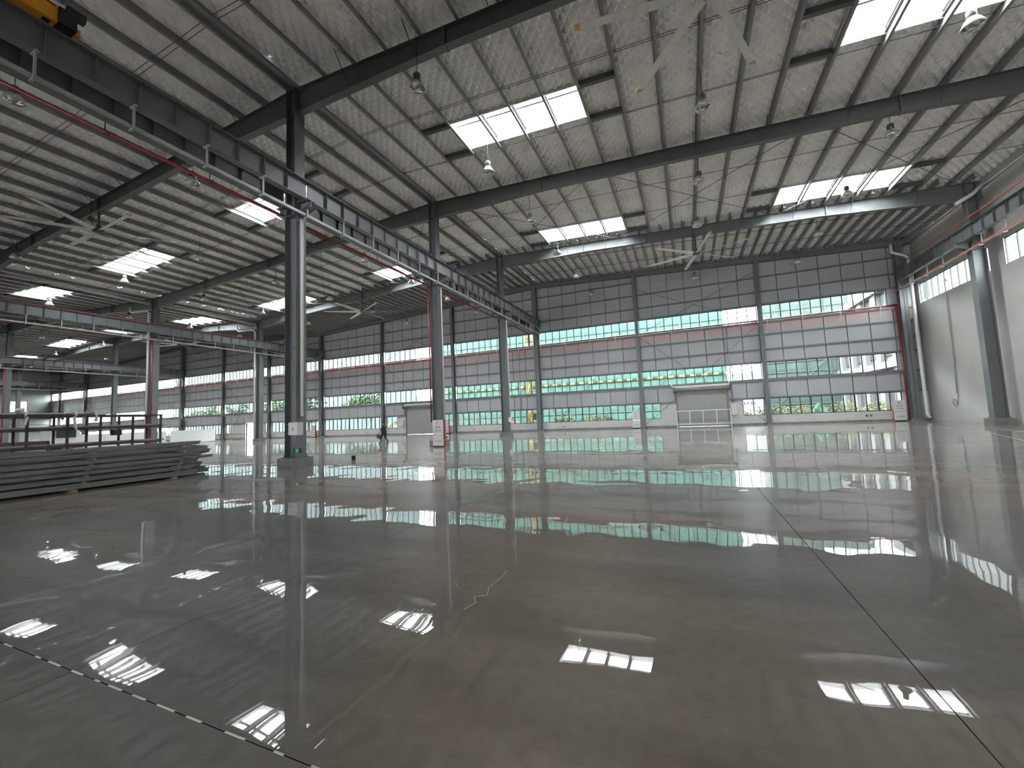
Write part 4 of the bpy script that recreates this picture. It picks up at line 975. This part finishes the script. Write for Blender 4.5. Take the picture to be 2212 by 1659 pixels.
for k in range(24):
    z = k*1.7; s_ = 1 if k % 2 else -1; m = MB()
    m.bar((-22.5-hw, 62-hw, z), (-22.5+hw, 62-hw, z), 0.12, 0.12).bar((-22.5-hw*s_, 62-hw, z), (-22.5+hw*s_, 62-hw, z+1.7), 0.12, 0.12).bar((-22.5-hw*s_, 62+hw, z), (-22.5+hw*s_, 62+hw, z+1.7), 0.12, 0.12)
    m.bar((-22.5-hw, 62-hw*s_, z), (-22.5-hw, 62+hw*s_, z+1.7), 0.12, 0.12).bar((-22.5+hw, 62-hw*s_, z), (-22.5+hw, 62+hw*s_, z+1.7), 0.12, 0.12).build('lattice_brace', 'crane_yellow', t)

# white building on the right, its flank towards the hall axis
t = thing('white_building', 'white rendered building with tall grey windows outside the right corner', 'building', (30, 60, -0.15))
xf, ya, yb, zt3 = 20.5, 46.5, 76.0, 14.6
box(xf+0.6, xf+16, ya, yb, -0.15, zt3).build('body', 'facade', t)
y = ya
while y < yb-1:
    box(xf, xf+0.6, y, y+1.3, -0.15, zt3).build('pier', 'facade', t)
    for z0, z1 in ((1.2, 4.6), (6.6, 9.4), (10.4, 13.2)):
        wn = box(xf+0.45, xf+0.6, y+1.3, y+4.2, z0, z1).build('window', 'facade_grey', t); box(xf+0.4, xf+0.45, y+2.7, y+2.8, z0, z1).build('mullion', 'facade', wn)
    y += 4.2
for z in (5.2, 9.8, 13.8): box(xf-0.35, xf+0.7, ya, yb, z, z+0.7).build('cornice', 'facade', t)
def block(name, label, x0, x1, y, dy, zt, m, nwx, nwz, z0=2.0):
    t = thing(name, label, 'building', ((x0+x1)/2, y, -0.15)); box(x0, x1, y, y+dy, -0.15, zt).build('body', m, t)
    box(x0-0.3, x1+0.3, y-0.3, y+dy, zt, zt+0.5).build('parapet', m, t)
    sx_ = (x1-x0)/nwx; sz = (zt-z0)/nwz; me = box(0, sx_*0.5, 0, 0.1, 0, sz*0.55).mesh('window', 'win_far')
    for i in range(nwx):
        for j in range(nwz): put('window', me, t, (x0+sx_*(i+0.25)-(x0+x1)/2, -0.06, z0+sz*(j+0.2)+0.15))
block('apartment_block', 'pale teal housing block beyond the trees on the left', -215, -92, 112, 14, 34, 'facade_teal', 34, 10)
block('apartment_block', 'small distant apartment tower left in the gap of the netted buildings', 16.5, 20.5, 170, 8, 13.5, 'facade', 4, 6)
block('apartment_block', 'small distant apartment tower right in the gap of the netted buildings', 21.5, 26.5, 176, 8, 14.5, 'facade', 5, 6)

def leaves(m, c, r, n, sz):
    for _ in range(n):
        d = Vector((random.gauss(0, 1), random.gauss(0, 1), random.gauss(0, 1))).normalized()*random.uniform(0.55, 1.0)
        p = Vector((c[0]+d.x*r[0], c[1]+d.y*r[1], c[2]+d.z*r[2])); a = Vector((random.gauss(0, 1), random.gauss(0, 1), random.gauss(0, 1))).normalized(); b = a.orthogonal().normalized(); s_ = sz*random.uniform(0.6, 1.3)
        k = len(m.v); m.v += [tuple(p-a*s_), tuple(p+b*s_*0.6), tuple(p+a*s_), tuple(p-b*s_*0.6)]; m.f.append((k, k+1, k+2, k+3))
def tree(x, y, h, r, label, m='leaf', conifer=False):
    t = thing('tree', label, 'tree', (x, y, -0.15), 'trees outside the end wall')
    MB().tube([(x, y, -0.15), (x+0.1, y, h*0.4), (x, y, h*0.9)], [0.22, 0.15, 0.05], 7).build('trunk', 'bark', t)
    lm = MB()
    if conifer:
        for k in range(8):
            z = h*(0.25+0.09*k); leaves(lm, (x, y, z), (r*(1-k/9), r*(1-k/9), 0.25), 90, 0.35)
    else:
        for k in range(7): leaves(lm, (x+random.uniform(-r, r)*0.6, y+random.uniform(-r, r)*0.5, h*random.uniform(0.5, 0.88)), (r*0.55, r*0.5, h*0.17), 120, 0.32)
    lm.build('crown', m, t)['kind'] = 'stuff'
tl = ['bright green tree behind the middle windows near the walking person', 'second bright green tree, left of the first', 'layered conifer left of the bright trees', 'dark conifer beside the second valley window',
      'leafy tree behind the left middle windows', 'second leafy tree further left', 'tree outside the distant left bays', 'thin tree in the white gap right of the person', 'low tree in the white gap beside the shutter', 'farthest left leafy tree']
for q, (x, y, h, r, mm, cf) in enumerate(((-72, 80, 9.4, 4.2, 'leaf', 0), (-82, 83, 9.0, 4.2, 'leaf', 0), (-87, 78, 12, 3.2, 'leaf_dark', 1), (-93, 80, 11, 3.0, 'leaf_dark', 1), (-103, 82, 9.5, 4.5, 'leaf_dark', 0), (-114, 84, 9.5, 4.5, 'leaf', 0), (-128, 82, 9.5, 4.5, 'leaf_dark', 0), (-58, 88, 8.6, 2.6, 'leaf_dark', 0), (-52.5, 90, 7.4, 2.4, 'leaf_dark', 0), (-145, 84, 10, 5, 'leaf', 0))):
    tree(x, y, h, r, tl[q], mm, bool(cf))
sh = [(-13.6, 47.5, 1.6, 'yellow green scrub below the netted building, left'), (-9.2, 48, 1.5, 'yellow green scrub below the netted building, middle'), (-11.2, 50, 1.3, 'low scrub clump between the other two'), (7.5, 47, 2.0, 'green scrub left of the green sheet'), (9.5, 49, 1.7, 'green scrub behind the sheet'), (13.2, 47, 2.0, 'yellow scrub right of the green sheet'), (16.4, 48.5, 1.9, 'green scrub outside the right corner'), (4.6, 46.2, 1.4, 'scrub by the guarded door window'), (11.6, 51, 1.8, 'tall scrub behind the sheet')]
for x, y, h, lab in sh:
    o = thing('shrub', lab, 'shrub', (x, y, -0.15), 'scrub outside the end wall'); lm = MB(); leaves(lm, (x, y, h*0.42), (1.5, 0.9, h*0.5), 420, 0.13); lm.build('foliage', 'leaf_yellow', o)['kind'] = 'stuff'
    MB().tube([(x, y, -0.15), (x, y, h*0.5)], 0.04, 5).build('stem', 'bark', o)
def mound(name, label, x, y, rx, ry, h, m, cat):
    mm = MB(); n, k = 22, 9
    for i in range(k+1):
        for j in range(n):
            a = 2*math.pi*j/n; f = i/k; mm.v.append((x+math.cos(a)*rx*f, y+math.sin(a)*ry*f, -0.15+h*(math.cos(f*math.pi)+1)/2*(1+0.15*math.sin(3*a+i))))
    for i in range(k):
        for j in range(n): mm.f.append((i*n+j, (i+1)*n+j, (i+1)*n+(j+1) % n, i*n+(j+1) % n))
    o = mm.build(name, m, None, True); tag(o, label, cat)
mound('dust_sheet', 'crumpled green dust sheet over a heap outside the right hand windows', 11.0, 45.6, 1.6, 1.2, 1.6, 'sheet_green', 'sheet')
mound('soil_heap', 'pale soil heap outside the windows left of the ridge post', -20.5, 47.5, 3.2, 1.8, 1.5, 'soil', 'heap')
mound('soil_heap', 'pale soil heap outside the windows beyond the person', -42, 52, 5, 2.5, 1.6, 'soil', 'heap')
for q, x in enumerate((-52, -46.5, -41, -35.5, -30)):
    t = thing('site_fence', 'white mesh site fence panel outside the left windows, %s from the left' % ORD[q], 'fence', (x, 56, -0.15), 'site fence panels')
    for s_ in (0.0, 5.2): MB().bar((x+s_, 56, -0.15), (x+s_, 56, 2.2), 0.09, 0.09).build('post', 'facade', t)
    for z in (0.1, 1.1, 2.1): MB().bar((x, 56, z), (x+5.2, 56, z), 0.06, 0.06).build('rail', 'facade', t)
    m = MB()
    for i in range(1, 18): m.bar((x+5.2*i/18, 56, 0.1), (x+5.2*i/18, 56, 2.1), 0.03, 0.03)
    m.build('bar_infill', 'facade', t)['kind'] = 'stuff'
